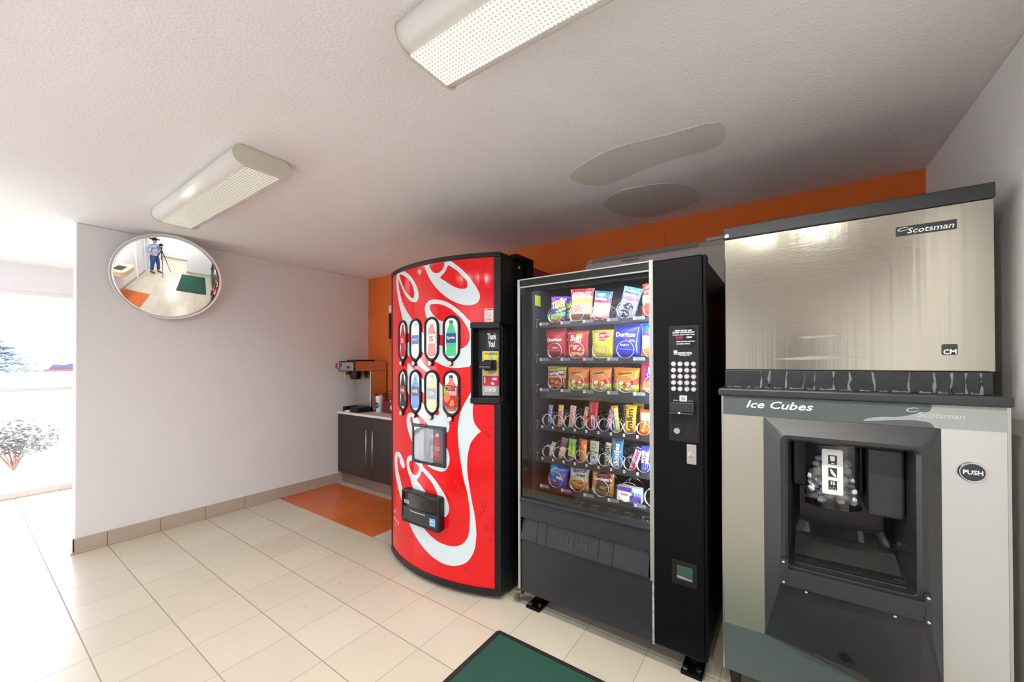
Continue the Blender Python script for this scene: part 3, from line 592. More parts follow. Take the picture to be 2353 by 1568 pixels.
newobj('sticker_lettering', join(mapped(text2('WARNING', .420, .450, 1.654, 1.661, bold=.03), lambda u, v, h: cyl(u, v, .0034)), mapped(text2('NEVER ROCK OR TILT\nSERIOUS INJURY', .41, .447, 1.596, 1.606), lambda u, v, h: cyl(u, v, .0028)), ring([(.428 + .012 * cos(a * pi / 10), 1.627 + .012 * sin(a * pi / 10)) for a in range(20)], [(.428 + .0105 * cos(a * pi / 10), 1.627 + .0105 * sin(a * pi / 10)) for a in range(20)], .0024, .003, cyl)), K['ink'], ws_)
# payment column inside the recess (h about -.045)
h0 = -.0575
cp = newobj('coin_panel', slab(rrect(.372, .484, 1.160, 1.420, .004), h0, -.046, cyl, (.38, .47, .03)), K['trimal'], dk)
newobj('thank_you_plate', slab(rrect(.400, .482, 1.428, 1.542, .006), h0, -.050, cyl, (.41, .47, .03)), K['dgrey'], dk)
newobj('thank_you_lettering', mapped(text2('Thank\nYou!', .404, .462, 1.443, 1.524, bold=.03), lambda u, v, h: cyl(u, v, -.0492)), K['wht'], dk)
yb = newobj('bill_sticker', slab([(.383, 1.282), (.474, 1.282), (.474, 1.414), (.383, 1.414)], -.046, -.0452, cyl), mat('yellow_sticker', sr(232, 215, 20), .4), cp)
newobj('sticker_lettering', join(mapped(text2('DOLLAR BILLS', .388, .469, 1.398, 1.411, shear=.2), lambda u, v, h: cyl(u, v, -.0446)), mapped(text2('INSERT FACE UP\n$1 AND $5', .41, .455, 1.288, 1.300), lambda u, v, h: cyl(u, v, -.0446))), K['ink'], cp)
newobj('bill_validator', join(slab(rrect(.392, .464, 1.306, 1.368, .004), -.046, -.02, cyl), slab(rrect(.378, .446, 1.330, 1.362, .003), -.02, .018, cyl), slab(rrect(.374, .446, 1.314, 1.327, .002), -.02, .022, cyl)), K['blackp'], cp, bevel=.003)
newobj('bill_lip', slab([(.378, 1.3275), (.440, 1.3275), (.440, 1.3295), (.378, 1.3295)], .012, .023, cyl), K['alu'], cp)
newobj('coin_plate', slab([(.376, 1.217), (.480, 1.217), (.480, 1.275), (.376, 1.275)], -.046, -.0445, cyl), mat('coin_plate_red', sr(186, 36, 50), .35), cp)
newobj('coin_slot', join(slab(rrect(.388, .394, 1.232, 1.272, .002), -.0445, -.040, cyl), slab(rrect(.430, .442, 1.226, 1.240, .004), -.0445, -.04, cyl)), K['chrome'], cp)
newobj('coin_display', slab([(.432, 1.246), (.470, 1.246), (.470, 1.268), (.432, 1.268)], -.0445, -.0435, cyl), mat('display_magenta', (.10, 0, .03), .2, emit=.12, ecol=(.8, .02, .25)), cp)
newobj('display_digits', mapped(text2('0.00', .440, .462, 1.251, 1.263, bold=.02), lambda u, v, h: cyl(u, v, -.043)), mat('display_digit', (.9, .3, .5), .4, emit=.4, ecol=(1, .4, .7)), cp)
newobj('return_button', slab([(.444 + .006 * cos(a * pi / 8), 1.2285 + .006 * sin(a * pi / 8)) for a in range(16)], -.0445, -.036, cyl), K['wht'], cp)
newobj('lock_plate', slab(rrect(.388, .462, 1.180, 1.207, .004), -.046, -.042, cyl), K['alu'], cp, bevel=.001)
newobj('lock_cylinder', slab([(.425 + .007 * cos(a * pi / 8), 1.193 + .007 * sin(a * pi / 8)) for a in range(16)], -.042, -.038, cyl), K['chrome'], cp)
# hinge side hardware and feet
for z in (1.93, 1.62, 1.30, 1.12, .90, .62, .30, .14):
    newobj('side_bolt', lathe(B(), (2.826, -.93, z), [(.010, 0), (.010, .004), (.006, .007)], 10, 'x'), K['alu'], dk, smooth=True)
newobj('top_hinge', join(bx(2.80, 2.85, -.99, -.83, 1.972, 2.0), bx(2.826, 2.85, -.86, -.80, 1.86, 2.0)), K['blackm'], dk, bevel=.003)
newobj('latch_bracket', bx(2.827, 2.86, -1.0, -.93, 1.80, 1.815), K['blackm'], dk, bevel=.002)
for x, y in ((1.99, -1.08), (2.75, -1.08), (1.95, -.2), (2.75, -.2)):
    newobj('levelling_foot', lathe(B(), (x, y, 0), [(.020, 0), (.020, .010), (.009, .012), (.009, .046)], 12), K['alu'], dk)
newobj('kick_strip', loft(B(), [[(x, y * 1 + .03, z) for x, y, _ in arc(-.44, .47, -.03)] + [(2.78, -1.0, z), (1.93, -1.0, z)] for z in (.012, .029)]), K['blackm'], dk)

# ------------------------------------------------------------------ snack machine
YD = -1.12
sn = thing('snack_vending_machine', (3.41, -.75, 0), 'black glass fronted snack vending machine between the red drinks machine and the ice machine', 'vending machine')
newobj('cabinet', join(bx(2.965, 2.99, -1.045, -.30, .115, 1.79), bx(3.66, 3.88, -1.045, -.30, .115, 1.79), bx(2.99, 3.66, -.36, -.30, .115, 1.79), bx(2.99, 3.66, -1.045, -.30, 1.775, 1.79), bx(2.99, 3.66, -1.045, -.30, .115, .40)), K['blackm'], sn, bevel=.004)
newobj('interior_liner', join(bx(2.9905, 2.994, -1.04, -.365, .42, 1.77), bx(2.994, 3.655, -.364, -.361, .42, 1.77), bx(3.652, 3.6555, -1.04, -.365, .42, 1.77)), K['interior'], sn)
v_ = B()
for i in range(9): box(v_, 3.8805, 3.8825, -.62 + i * .0, -.40, 1.60 + i * .018, 1.608 + i * .018)
newobj('side_vent', v_, K['black'], sn)
newobj('door_side_band', join(bx(2.944, 2.960, -1.118, -1.05, .115, 1.805), bx(3.872, 3.884, -1.112, -1.05, .11, 1.805)), K['blackm'], sn, bevel=.003)
newobj('control_column', bx(3.664, 3.872, YD, -1.05, .108, 1.806), K['blackm'], sn, bevel=.008)
newobj('door_trim', join(bx(2.945, 2.960, YD - .004, YD + .004, .118, 1.808), bx(3.655, 3.6728, YD - .006, YD + .004, .385, 1.812)), K['trimal'], sn, bevel=.002)
newobj('worn_edge', bx(3.662, 3.671, YD - .002, YD + .01, .106, .384), mat('worn_paint_edge', (.35, .35, .34), .6, mottle=.9, mscale=60), sn)
newobj('header', bx(2.961, 3.655, YD + .002, -1.06, 1.768, 1.802), K['blackp'], sn, bevel=.002)
newobj('header_trim', join(bx(2.961, 3.655, YD - .004, YD + .006, 1.801, 1.809), bx(2.961, 3.655, YD - .004, YD + .006, 1.760, 1.768)), K['trimal'], sn, bevel=.002)
newobj('display_glass', bx(2.960, 3.655, YD + .008, YD + .011, .60, 1.762), K['glass'], sn)
newobj('interior_lamp', bx(3.0, 3.64, -1.090, -1.068, 1.747, 1.765), mat('cool_fluorescent', (.9, .95, 1), .4, emit=3.6, ecol=(.80, .90, 1.0)), sn)
newobj('lamp_shield', bx(2.992, 3.652, -1.104, -1.098, 1.738, 1.767), K['blackm'], sn)
newobj('added_post_lamp', bx(3.657, 3.665, -1.10, -1.085, .66, 1.70), mat('added_post_glow', (.9, .95, 1), .4, emit=12, ecol=(.85, .93, 1.0)), sn)  # hidden lamp added to brighten the lower shelves
newobj('added_post_shield', bx(3.651, 3.6535, -1.1, -1.088, .64, 1.74), K['blackm'], sn)  # black strip beside the added post lamp
newobj('lower_panel', bx(2.961, 3.660, YD + .004, -1.05, .106, .388), K['dgrey'], sn, bevel=.003)
newobj('sill_panel', loft(B(), [[(x, YD - .001, .510), (x, YD + .002, .600), (x, YD - .012, .606), (x, YD - .012, .617), (x, -1.06, .617), (x, -1.06, .510)] for x in (2.961, 3.654)]), K['dgrey'], sn, bevel=.002)
fl = newobj('delivery_flap', loft(B(), [[(x, YD + .020, .505), (x, YD - .010, .395), (x, YD - .004, .393), (x, YD + .03, .505)] for x in (2.966, 3.648)]), K['dgrey'], sn, bevel=.002)
flap = lambda u, v, h: (u, YD + .020 - .030 * (.505 - v) / .11 - h, v)
gl = B()
for x in (3.062, 3.117, 3.408, 3.478): join(gl, slab([(x, .396), (x + .003, .396), (x + .003, .503), (x, .503)], 0, .0012, flap))
newobj('flap_ribs', gl, K['blackp'], fl)
newobj('flap_lettering', mapped(text2('PUSH', 3.205, 3.350, .420, .478, bold=.035), lambda u, v, h: flap(u, v, .0022)), mat('embossed_grey', (.028, .029, .035), .35), fl)
cavity = newobj('drop_bin', join(bx(2.994, 3.652, -1.05, -.40, .402, .41)), K['black'], sn)
for x in (3.015, 3.815):
    ft = newobj('leg', join(lathe(B(), (x, -1.005, .02), [(.022, 0), (.022, .095)], 14), bx(x - .045, x + .04, -1.085, -.965, 0, .014)), K['blackm'], sn, bevel=.003)
    newobj('foot_bolt', join(lathe(B(), (x - .028, -1.062, .014), [(.012, 0), (.012, .01)], 6), lathe(B(), (x + .022, -1.045, .014), [(.010, 0), (.010, .008)], 6)), K['alu'], ft)
for x in (3.02, 3.81): newobj('leg', lathe(B(), (x, -.42, 0), [(.03, 0), (.022, .02), (.022, .115)], 12), K['blackm'], sn)
newobj('drain_elbow', join(tube(B(), [(2.90, -1.07, .02), (2.905, -1.07, .06), (2.94, -1.07, .075)], .016, 10)), mat('old_brass', (.16, .14, .11), .5, .6), sn)
# control column details
pn = newobj('control_panel', slab(rrect(3.738, 3.858, 1.014, 1.510, .008), 0, .004, front(YD)), K['blackp'], sn, bevel=.002)
fy = lambda h: (lambda u, v, hh: (u, YD - h, v))
newobj('display_window', slab(rrect(3.750, 3.846, 1.419, 1.499, .004), .004, .0055, front(YD)), K['blackg'], pn)
newobj('display_lettering', join(*[mapped(text2(s, a, b, c, d, bold=.03), fy(.0062)) for s, a, b, c, d in (('INSERT MONEY AND', 3.764, 3.832, 1.486, 1.492), ('RECEIVE CHANGE BELOW', 3.755, 3.842, 1.478, 1.484), ('FLASHING CREDIT CHECK PRICE', 3.755, 3.842, 1.469, 1.473), ('CREDIT', 3.810, 3.833, 1.456, 1.463), ('MAKE ANOTHER SELECTION', 3.770, 3.842, 1.440, 1.4445), ('USE CORRECT CHANGE', 3.770, 3.824, 1.430, 1.4345))]), K['wht'], pn)
newobj('credit_digits', mapped(text2('0.00', 3.770, 3.796, 1.453, 1.465, bold=.03), fy(.0062)), mat('red_led', (.3, 0, .02), .4, emit=.06, ecol=(.9, .01, .08)), pn)
newobj('maker_badge', join(slab([(3.759, 1.392), (3.773, 1.392), (3.773, 1.405), (3.759, 1.405)], .004, .005, front(YD)), slab([(3.759, 1.3865), (3.832, 1.3865), (3.832, 1.388), (3.759, 1.388)], .004, .005, front(YD)), mapped(text2('Automatic Products', 3.775, 3.831, 1.3905, 1.399, bold=.03), fy(.0052)), mapped(text2('International, Ltd.', 3.782, 3.822, 1.381, 1.3855, bold=.02), fy(.0052))), K['wht'], pn)
KEYS = 'A B C D E F G H 1 2 3 4 5 6 7 8 9 10 ^ v'.split()
for i, s in enumerate(KEYS):
    x, z = 3.7575 + (i % 4) * .0265, 1.3470 - (i // 4) * .0267
    kb = newobj('key_button', lathe(B(), (x, YD - .004, z), [(.0115, 0), (.0112, -.004), (.0095, -.006), (.009, -.0052)], 18, 'y'), K['chrome'], pn, smooth=False)
    newobj('key_lettering', mapped(text2(s, x - .0045, x + .0045, z - .0045, z + .0045, keep=True, bold=.04), fy(.0095)), K['wht'], kb)
newobj('bill_bay', ring(rrect(3.744, 3.850, 1.096, 1.224, .003), rrect(3.751, 3.843, 1.103, 1.216, .002), .004, .006, front(YD)), K['blackp'], pn)
bv = newobj('bill_validator', join(bx(3.748, 3.842, YD - .028, YD - .004, 1.142, 1.184), bx(3.748, 3.842, YD - .040, YD - .004, 1.134, 1.142)), K['dgrey'], pn, bevel=.003)
newobj('bill_light', bx(3.782, 3.790, YD - .041, YD - .039, 1.139, 1.145), mat('green_led', (.1, .5, .1), .4, emit=.4, ecol=(.35, 1, .1)), bv)
newobj('bill_picture', slab(rrect(3.781, 3.811, 1.187, 1.213, .002), .004, .0055, front(YD)), mat('bill_print', sr(190, 196, 200), .5), pn)
newobj('bill_portrait', ring([(3.796 + .007 * cos(a * pi / 8), 1.200 + .007 * sin(a * pi / 8)) for a in range(16)], [(3.796 + .005 * cos(a * pi / 8), 1.200 + .005 * sin(a * pi / 8)) for a in range(16)], .0056, .006, front(YD)), K['ink'], pn)
newobj('bill_lettering', join(mapped(text2('INSERT BILL', 3.756, 3.776, 1.189, 1.192), fy(.0046)), mapped(text2('FACE UP', 3.816, 3.834, 1.189, 1.192), fy(.0046))), K['wht'], pn)
newobj('coin_bezel', ring(rrect(3.748, 3.848, 1.042, 1.088, .003), rrect(3.750, 3.846, 1.044, 1.086, .003), .004, .0055, front(YD)), K['dgrey'], pn)
newobj('coin_knob', lathe(B(), (3.7725, YD - .004, 1.062), [(.0135, 0), (.0135, -.014), (.012, -.016)], 20, 'y'), K['alu'], pn)
newobj('coin_slot', slab(rrect(3.818, 3.824, 1.046, 1.078, .002), .004, .0052, front(YD)), K['black'], pn)
lk = newobj('door_lock', slab(rrect(3.809, 3.846, .925, 1.008, .003), 0, .006, front(YD)), K['alu'], sn, bevel=.001)
newobj('lock_cylinder', lathe(B(), (3.826, YD - .006, .965), [(.0105, 0), (.0105, -.004), (.008, -.005)], 18, 'y'), K['chrome'], lk)
cr = newobj('coin_return', ring(rrect(3.746, 3.846, .405, .506, .005), rrect(3.766, 3.828, .430, .488, .003), 0, .005, front(YD)), K['blackp'], sn, bevel=.001)
newobj('return_cup', join(bx(3.766, 3.828, YD - .0008, YD - .0002, .430, .488)), mat('worn_mirror_steel', (.55, .6, .55), .12, 1.0, mottle=.3, mscale=30), cr)
newobj('return_lip', slab([(3.766, .432), (3.828, .430), (3.828, .434), (3.766, .440)], .0008, .004, front(YD)), K['alu'], cr)
newobj('price_note', bx(2.9945, 2.996, -1.02, -.96, 1.675, 1.735), mat('yellow_note', sr(170, 180, 50), .6), sn)

# trays, coils, tags
def coil(r, n=5, pitch=.085, seg=22):
    pts = [(r * sin(2 * pi * i / seg), -0.0 + (0 if i < seg * .55 else (i - seg * .55) / seg * pitch), r * cos(2 * pi * i / seg) * 1.0) for i in range(-int(seg * .42), int(seg * n))]
    me = bpy.data.meshes.new('coil'); bm = tube(B(), pts, .0019, 6); bm.to_mesh(me); bm.free(); me.materials.append(K['wire'])
    for p in me.polygons: p.use_smooth = True
    return me
CB, CS = coil(.043), coil(.0315, 6, .07)
YS = -1.0
ROWS = [('A', 1.571, 5, .043, .020), ('B', 1.373, 5, .043, .020), ('C', 1.203, 5, .043, .045), ('D', 1.001, 9, .0315, .024), ('E', .823, 9, .0315, .024), ('F', .665, 5, .043, .020)]
tray_m = mat('tray_dark_metal', (.014, .0145, .018), .4)
tagm = mat('tag_grey', sr(112, 118, 135), .4)
for nm, zb, nl, r, lip in ROWS:
    t = newobj('tray', join(bx(3.018, 3.648, YS - .002, -.40, zb - .006, zb - .003), bx(3.018, 3.648, YS - .006, YS - .001, zb - .004 - lip, zb + .001)), tray_m, sn)
    step = .1318 if nl == 5 else .0663; x0 = 3.108 if nl == 5 else 3.058
    dv = B()
    for i in range(nl + 1):
        xx = x0 + (i - .5) * step
        if 3.02 < xx < 3.648: box(dv, xx - .0008, xx + .0008, YS + .004, -.42, zb - .003, zb + .022)
    newobj('lane_divider', dv, tray_m, t)
    tg = B(); tl = []
    for i in range(nl):
        xx = x0 + i * step
        if xx > 3.64: continue
        c = bpy.data.objects.new('spiral_coil', CB if nl == 5 else CS); COL.objects.link(c); c.parent = sn; c.location = Vector((xx, YS + .002, zb + r)) - Vector(sn.location)
        a = xx - (.090 if nl == 5 else .030)
        if a < 3.012: a = 3.012 if nl == 5 else 3.03
        tw = .058 if nl == 5 else .026
        pt = newobj('price_tag', bx(a, min(a + tw, 3.65), YS - .010, YS - .0065, zb - .011 - (.0 if nl == 5 else .004), zb + .005 - (.0 if nl == 5 else .004)), K['clear'] if nl == 9 else tagm, t)
        wd = .012 if nl == 5 else .010
        newobj('tag_card', bx(a + .002, a + .002 + wd, YS - .012, YS - .0101, zb - .010 - (.0 if nl == 5 else .004), zb + .004 - (.0 if nl == 5 else .004)), K['wht'], pt)
        newobj('tag_lettering', mapped(text2(nm + str(2 * i + 1 if nl == 5 else i + 1), a + .003, a + .001 + wd, zb - .007 - (0 if nl == 5 else .004), zb + .001 - (0 if nl == 5 else .004), bold=.02), lambda u, v, h: (u, YS - .0125, v)), K['ink'], pt)
    if nm != 'F':
        newobj('tray_clip', join(bx(2.996, 3.014, -1.02, -1.005, zb + .022, zb + .025), tube(B(), [(3.005, -1.015, zb + .02), (3.002, -1.015, zb - .02)], .0015, 6)), K['alu'], t)
# clear acrylic holders at the bottom of the window
for i in range(5):
    x = 3.232 + i * .087
    newobj('acrylic_holder', join(bx(x, min(x + .075, 3.65), -1.055, -1.052, .584, .604), ring(rrect(x + .012, x + .055, -1.05, -1.01, .004), rrect(x + .022, x + .045, -1.04, -1.02, .008), 0, .002, lambda u, v, h: (u, v, .612 + h - (v + 1.05) * -.2))), K['clear'], sn)

# ------------------------------------------------------------------ snacks
PM = {}
def foil(c, rough=.28):
    k = (c, rough)
    if k not in PM: PM[k] = mat('foil_%d_%d_%d' % c, sr(*c), rough, bump=.35, bscale=38, bdist=.006, coat=.4)
    return PM[k]
def ink(c):
    if ('i', c) not in PM: PM[('i', c)] = mat('print_%d_%d_%d' % c, sr(*c), .35)
    return PM[('i', c)]
def bag(name, cx, z0, w_, h_, col, label, cat, group, tilt=0, thick=.035, y=-.972, decals=(), waist=.93, lean=0, rough=.28, crimp=.055, seed=0):
    rnd = random.Random(seed or int(cx * 1000)); ph = rnd.uniform(0, 6)
    def half(u, v):
        e = max(0.0, 1 - abs(2 * u) ** 2.6) ** .55
        vv = (v - crimp) / (1 - 2 * crimp)
        if vv <= 0 or vv >= 1: return .0008
        q = (1 - abs(2 * vv - 1) ** 3.2) ** .6
        return .0008 + thick / 2 * e * q * (1 + .10 * sin(9 * u + ph) * sin(7 * v + ph) + .05 * sin(23 * v + 8 * u + ph))
    def wid(v):
        vv = min(1, max(0, (v - crimp * .6) / (1 - 1.2 * crimp)))
        return w_ * (1 - (1 - waist) * sin(pi * vv) ** .5)
    NU, NV = 14, 20
    bm = B()
    us = [i / NU - .5 for i in range(NU + 1)]; vs = [j / NV for j in range(NV + 1)]
    vs = sorted(set(vs + [crimp, 1 - crimp, crimp + .02, 1 - crimp - .02]))
    zig = lambda u, v: (.0016 * (1 if int((u + .5) * NU) % 2 else -1) if v in (0.0, 1.0) else 0)
    F = [[bm.verts.new((u * wid(v), -half(u, v) + .0015 * sin(5 * u + ph) * (1 if v > 1 - crimp or v < crimp else 0), v * h_ + zig(u, v))) for u in us] for v in vs]
    G = [[bm.verts.new((u * wid(v), half(u, v) + .0015 * sin(5 * u + ph) * (1 if v > 1 - crimp or v < crimp else 0), v * h_ + zig(u, v))) for u in us] for v in vs]
    for j in range(len(vs) - 1):
        for i in range(NU):
            bm.faces.new((F[j][i], F[j][i + 1], F[j + 1][i + 1], F[j + 1][i])); bm.faces.new((G[j][i], G[j + 1][i], G[j + 1][i + 1], G[j][i + 1]))
        bm.faces.new((F[j][0], F[j + 1][0], G[j + 1][0], G[j][0])); bm.faces.new((F[j][NU], G[j][NU], G[j + 1][NU], F[j + 1][NU]))
    for i in range(NU):
        bm.faces.new((F[0][i], G[0][i], G[0][i + 1], F[0][i + 1])); bm.faces.new((F[-1][i], F[-1][i + 1], G[-1][i + 1], G[-1][i]))
    o = newobj(name, bm, foil(col, rough), smooth=True)
    tag(o, label, cat, group)
    lay = 0
    for d in decals:
        lay += 1; eps = .0009 + lay * .00045; kind = d[0]
        if kind == 't': b = text2(d[1], d[2] * w_, d[3] * w_, d[4] * h_, d[5] * h_, rot=d[7] if len(d) > 7 else 0, shear=d[8] if len(d) > 8 else 0, bold=.035, up=(d[9] if len(d) > 9 else 0) * h_); c = d[6]; pn_ = 'printed_lettering'
        elif kind == 'e': b = poly2(B(), [((d[1] + d[3] * cos(a * pi / 14)) * w_, (d[2] + d[4] * sin(a * pi / 14)) * h_) for a in range(28)]); c = d[5]; pn_ = 'printed_oval'
        elif kind == 'p': b = poly2(B(), [(u * w_, v * h_) for u, v in (smoothloop(d[1], 3) if len(d) > 3 else d[1])]); c = d[2]; pn_ = 'printed_panel'
        elif kind == 'c':   # scattered chips picture
            b = B(); rr = random.Random(d[7] if len(d) > 7 else 5)
            for k in range(d[6]):
                u, v, a0 = rr.uniform(d[1], d[2]), rr.uniform(d[3], d[4]), rr.uniform(0, 6); q = rr.uniform(.6, 1.1)
                poly2(b, [(u * w_ + d[5][3] * q * cos(a0 + a * pi / 4) * (1 if a % 2 else .75), v * h_ + d[5][3] * q * .7 * sin(a0 + a * pi / 4)) for a in range(8)])
            c = d[5][:3]; pn_ = 'printed_food'
        cut(b, 0, -.5 * w_, .5 * w_, w_ / 8); cut(b, 1, 0, h_, h_ / 10)
        for v in b.verts:
            v_n = min(1, max(0, v.co.y / h_)); u_n = v.co.x / w_ ; x = u_n * wid(v_n); u_c = max(-.497, min(.497, u_n))
            v.co = Vector((x, -half(u_c, v_n) - eps, v_n * h_))
        newobj(pn_, b, ink(c)).parent = o
    o.location = (cx, y, z0); o.rotation_euler = (radians(lean), radians(tilt), 0)
    return o
GA, GB, GC, GD, GE, GF = ['snacks on the %s shelf' % s for s in ('top', 'second', 'third', 'fourth', 'fifth', 'bottom')]
Y_, Wt, Bk, Rd = (250, 235, 40), (245, 245, 245), (25, 22, 25), (205, 30, 45)
full = lambda a, b: [(-.5, a), (.5, a), (.5, b), (-.5, b)]
takis = [('p', [(-.5, .3), (.5, .42), (.5, .30), (.1, .12), (-.5, .1)], (110, 200, 120)), ('c', -.35, .4, .05, .22, (225, 120, 70, .012), 9), ('p', [(-.12, .42), (.5, .6), (.5, .5), (.05, .38)], (150, 215, 60)),
         ('t', 'Takis', -.40, .46, .50, .84, (225, 235, 60), 10, .1), ('p', [(-.42, .84), (-.15, .84), (-.2, .93), (-.42, .93)], (200, 60, 80)), ('e', .22, .90, .12, .045, (190, 200, 80))]
b1 = bag('snack_bag', 3.1135, 1.572, .100, .148, (92, 52, 165), 'purple snack bag with yellow slanted lettering, front of the top shelf at left', 'snack', GA, tilt=4, decals=takis, thick=.030)
b1b = copy_tree(b1); b1b.location = (3.158, -.92, 1.575); b1b['label'] = 'purple snack bag mostly hidden behind the front purple one on the top shelf'
bag('snack_bag', 3.255, 1.567, .140, .180, (224, 176, 150), 'pink and tan pork rind bag with a dark red top and white lettering, top shelf', 'snack', GA, tilt=3, thick=.038, waist=.86, decals=[
    ('p', [(-.5, .80), (.5, .78), (.5, 1), (-.5, 1)], (168, 42, 52)), ('p', [(-.45, .08), (.45, .08), (.42, .24), (-.42, .24)], (118, 76, 58)), ('p', [(-.42, .62), (.45, .60), (.47, .70), (-.42, .72)], (200, 170, 90)), ('t', 'BAKEN-ETS', -.40, .42, .76, .90, Wt),
    ('t', 'CHICHARRONES', -.42, .44, .625, .695, Y_), ('p', [(-.26, .26), (.26, .26), (.28, .60), (-.24, .60)], (250, 236, 225)), ('p', [(-.22, .55), (.24, .55), (.24, .59), (-.22, .59)], (250, 225, 60)), ('t', "HOT 'N", -.2, .22, .45, .54, (240, 110, 30)), ('t', 'SPICY', -.24, .24, .30, .43, (240, 120, 30))])
bag('pastry_pack', 3.362, 1.571, .098, .152, (222, 205, 190), 'clear wrapped pastry with blue and red top band, third on the top shelf', 'snack', GA, tilt=9, thick=.04, decals=[
    ('p', full(.68, 1.0), (40, 100, 210)), ('p', full(.60, .69), (215, 40, 70)), ('t', 'Danish', -.36, .3, .69, .76, Wt, 0, .2), ('p', [(-.3, .84), (.12, .84), (.15, .92), (-.25, .92)], (190, 185, 190), 1), ('e', .0, .30, .38, .22, (232, 218, 200)), ('e', .05, .28, .2, .12, (240, 238, 235)), ('p', full(.02, .10), (220, 60, 80))])
bag('cupcake_pack', 3.492, 1.566, .096, .165, (150, 160, 185), 'tilted light blue and violet cupcake pack, fourth on the top shelf', 'snack', GA, tilt=17, thick=.04, decals=[
    ('p', full(.70, 1.0), (80, 155, 235)), ('p', full(.60, .71), (140, 95, 225)), ('p', full(.02, .10), (140, 80, 215)), ('p', [(-.38, .80), (.42, .80), (.42, .95), (-.38, .95)], (96, 62, 40)), ('t', "Freshley's", -.36, .40, .83, .93, Wt, 0, .1), ('t', 'Cupcakes', -.34, .34, .71, .78, Wt, 0, .1),
    ('e', -.05, .20, .28, .10, (50, 46, 62)), ('e', .1, .42, .3, .10, (60, 56, 72)), ('c', -.3, .3, .12, .5, (235, 238, 245, .006), 12)])
bag('jerky_bag', 3.622, 1.578, .092, .158, (186, 62, 44), 'red and black jerky bag at the right end of the top shelf', 'snack', GA, tilt=2, decals=[
    ('p', [(-.5, .38), (.5, .38), (.5, .62), (-.5, .62)], (190, 200, 205)), ('p', [(-.05, .4), (.5, .4), (.5, 1), (-.02, 1)], Bk), ('t', "JACK\nLINK'S", -.1, .45, .64, .84, Wt), ('t', 'BEEF\nJERKY', -.02, .44, .42, .60, (160, 200, 190)), ('p', [(-.36, .82), (-.16, .84), (-.12, .92), (-.3, .9)], Wt)])
b1 = bag('chip_bag', 3.108, 1.376, .136, .166, (190, 38, 52), 'red tortilla chip bag with a black triangle, left end of the second shelf', 'snack', GB, tilt=-2, thick=.042, decals=[
    ('p', [(-.18, .76), (-.02, .46), (.16, .62)], Bk), ('p', [(-.16, .73), (-.02, .50), (.13, .62)], (190, 38, 52)), ('t', 'Doritos', -.36, .34, .56, .68, Wt), ('t', 'NACHO', -.12, .14, .32, .38, (240, 220, 225)), ('p', [(-.36, .26), (.34, .26), (.34, .275), (-.36, .275)], (235, 150, 160)), ('e', 0, .12, .34, .08, (120, 20, 30))])
c = copy_tree(b1); c.location = (3.118, -.91, 1.378); c['label'] = 'red tortilla chip bag standing behind the front red one on the second shelf'
bag('chip_bag', 3.236, 1.374, .130, .150, (212, 42, 60), 'red multigrain chip bag with a yellow sun above white lettering, second shelf', 'snack', GB, tilt=1, thick=.042, decals=[
    ('p', [(-.5, .86), (.5, .88), (.5, .94), (-.5, .92)], (235, 120, 90)), ('e', .12, .80, .16, .09, (245, 190, 60)), ('t', 'Sun', -.30, .22, .62, .84, Wt), ('t', 'CHIPS', -.10, .22, .56, .62, Wt), ('t', 'Harvest', -.34, .12, .42, .50, (250, 215, 200), 0, .3), ('c', -.2, .34, .12, .38, (236, 200, 160, .012), 12)])
ly = bag('chip_bag', 3.376, 1.372, .124, .150, (225, 212, 30), 'bright yellow potato chip bag with a red oval logo, second shelf', 'snack', GB, tilt=1, thick=.044, decals=[
    ('e', .08, .80, .34, .13, (240, 240, 235)), ('e', .08, .80, .31, .11, (196, 30, 40)), ('t', "Lay's", -.18, .36, .74, .87, Wt, 4, .1), ('t', 'Classic', -.12, .22, .62, .67, (120, 110, 20)), ('c', -.3, .3, .14, .42, (205, 190, 90, .018), 7), ('e', 0, .30, .26, .10, (214, 200, 110))])
c = copy_tree(ly); c.location = (3.40, -.91, 1.374); c['label'] = 'yellow potato chip bag standing behind the front yellow one on the second shelf'
bag('chip_bag', 3.500, 1.376, .144, .172, (32, 52, 190), 'royal blue tortilla chip bag with white lettering, second shelf', 'snack', GB, tilt=3, thick=.046, decals=[
    ('p', [(-.16, .78), (.0, .48), (.26, .68)], (150, 90, 60)), ('p', [(-.13, .76), (.0, .52), (.22, .67)], (26, 40, 150)), ('t', 'Doritos', -.38, .34, .60, .74, Wt), ('t', 'COOL\nRANCH', .12, .34, .46, .54, (200, 170, 220)), ('t', 'PARTY', -.2, .16, .34, .40, (210, 215, 245)), ('p', [(-.34, .24), (.34, .24), (.34, .255), (-.34, .255)], (150, 160, 225))])
bag('chip_bag', 3.622, 1.383, .098, .160, (222, 228, 235), 'blue white and orange ridged chip bag at the right end of the second shelf', 'snack', GB, tilt=1, thick=.04, decals=[
    ('p', full(.62, 1.0), (45, 110, 200)), ('p', [(-.5, 0), (.5, 0), (.5, .26), (.1, .32), (-.5, .18)], (225, 105, 50)), ('t', 'Ruffles', -.30, .48, .60, .74, Rd), ('e', .2, .45, .1, .06, (226, 180, 90))])
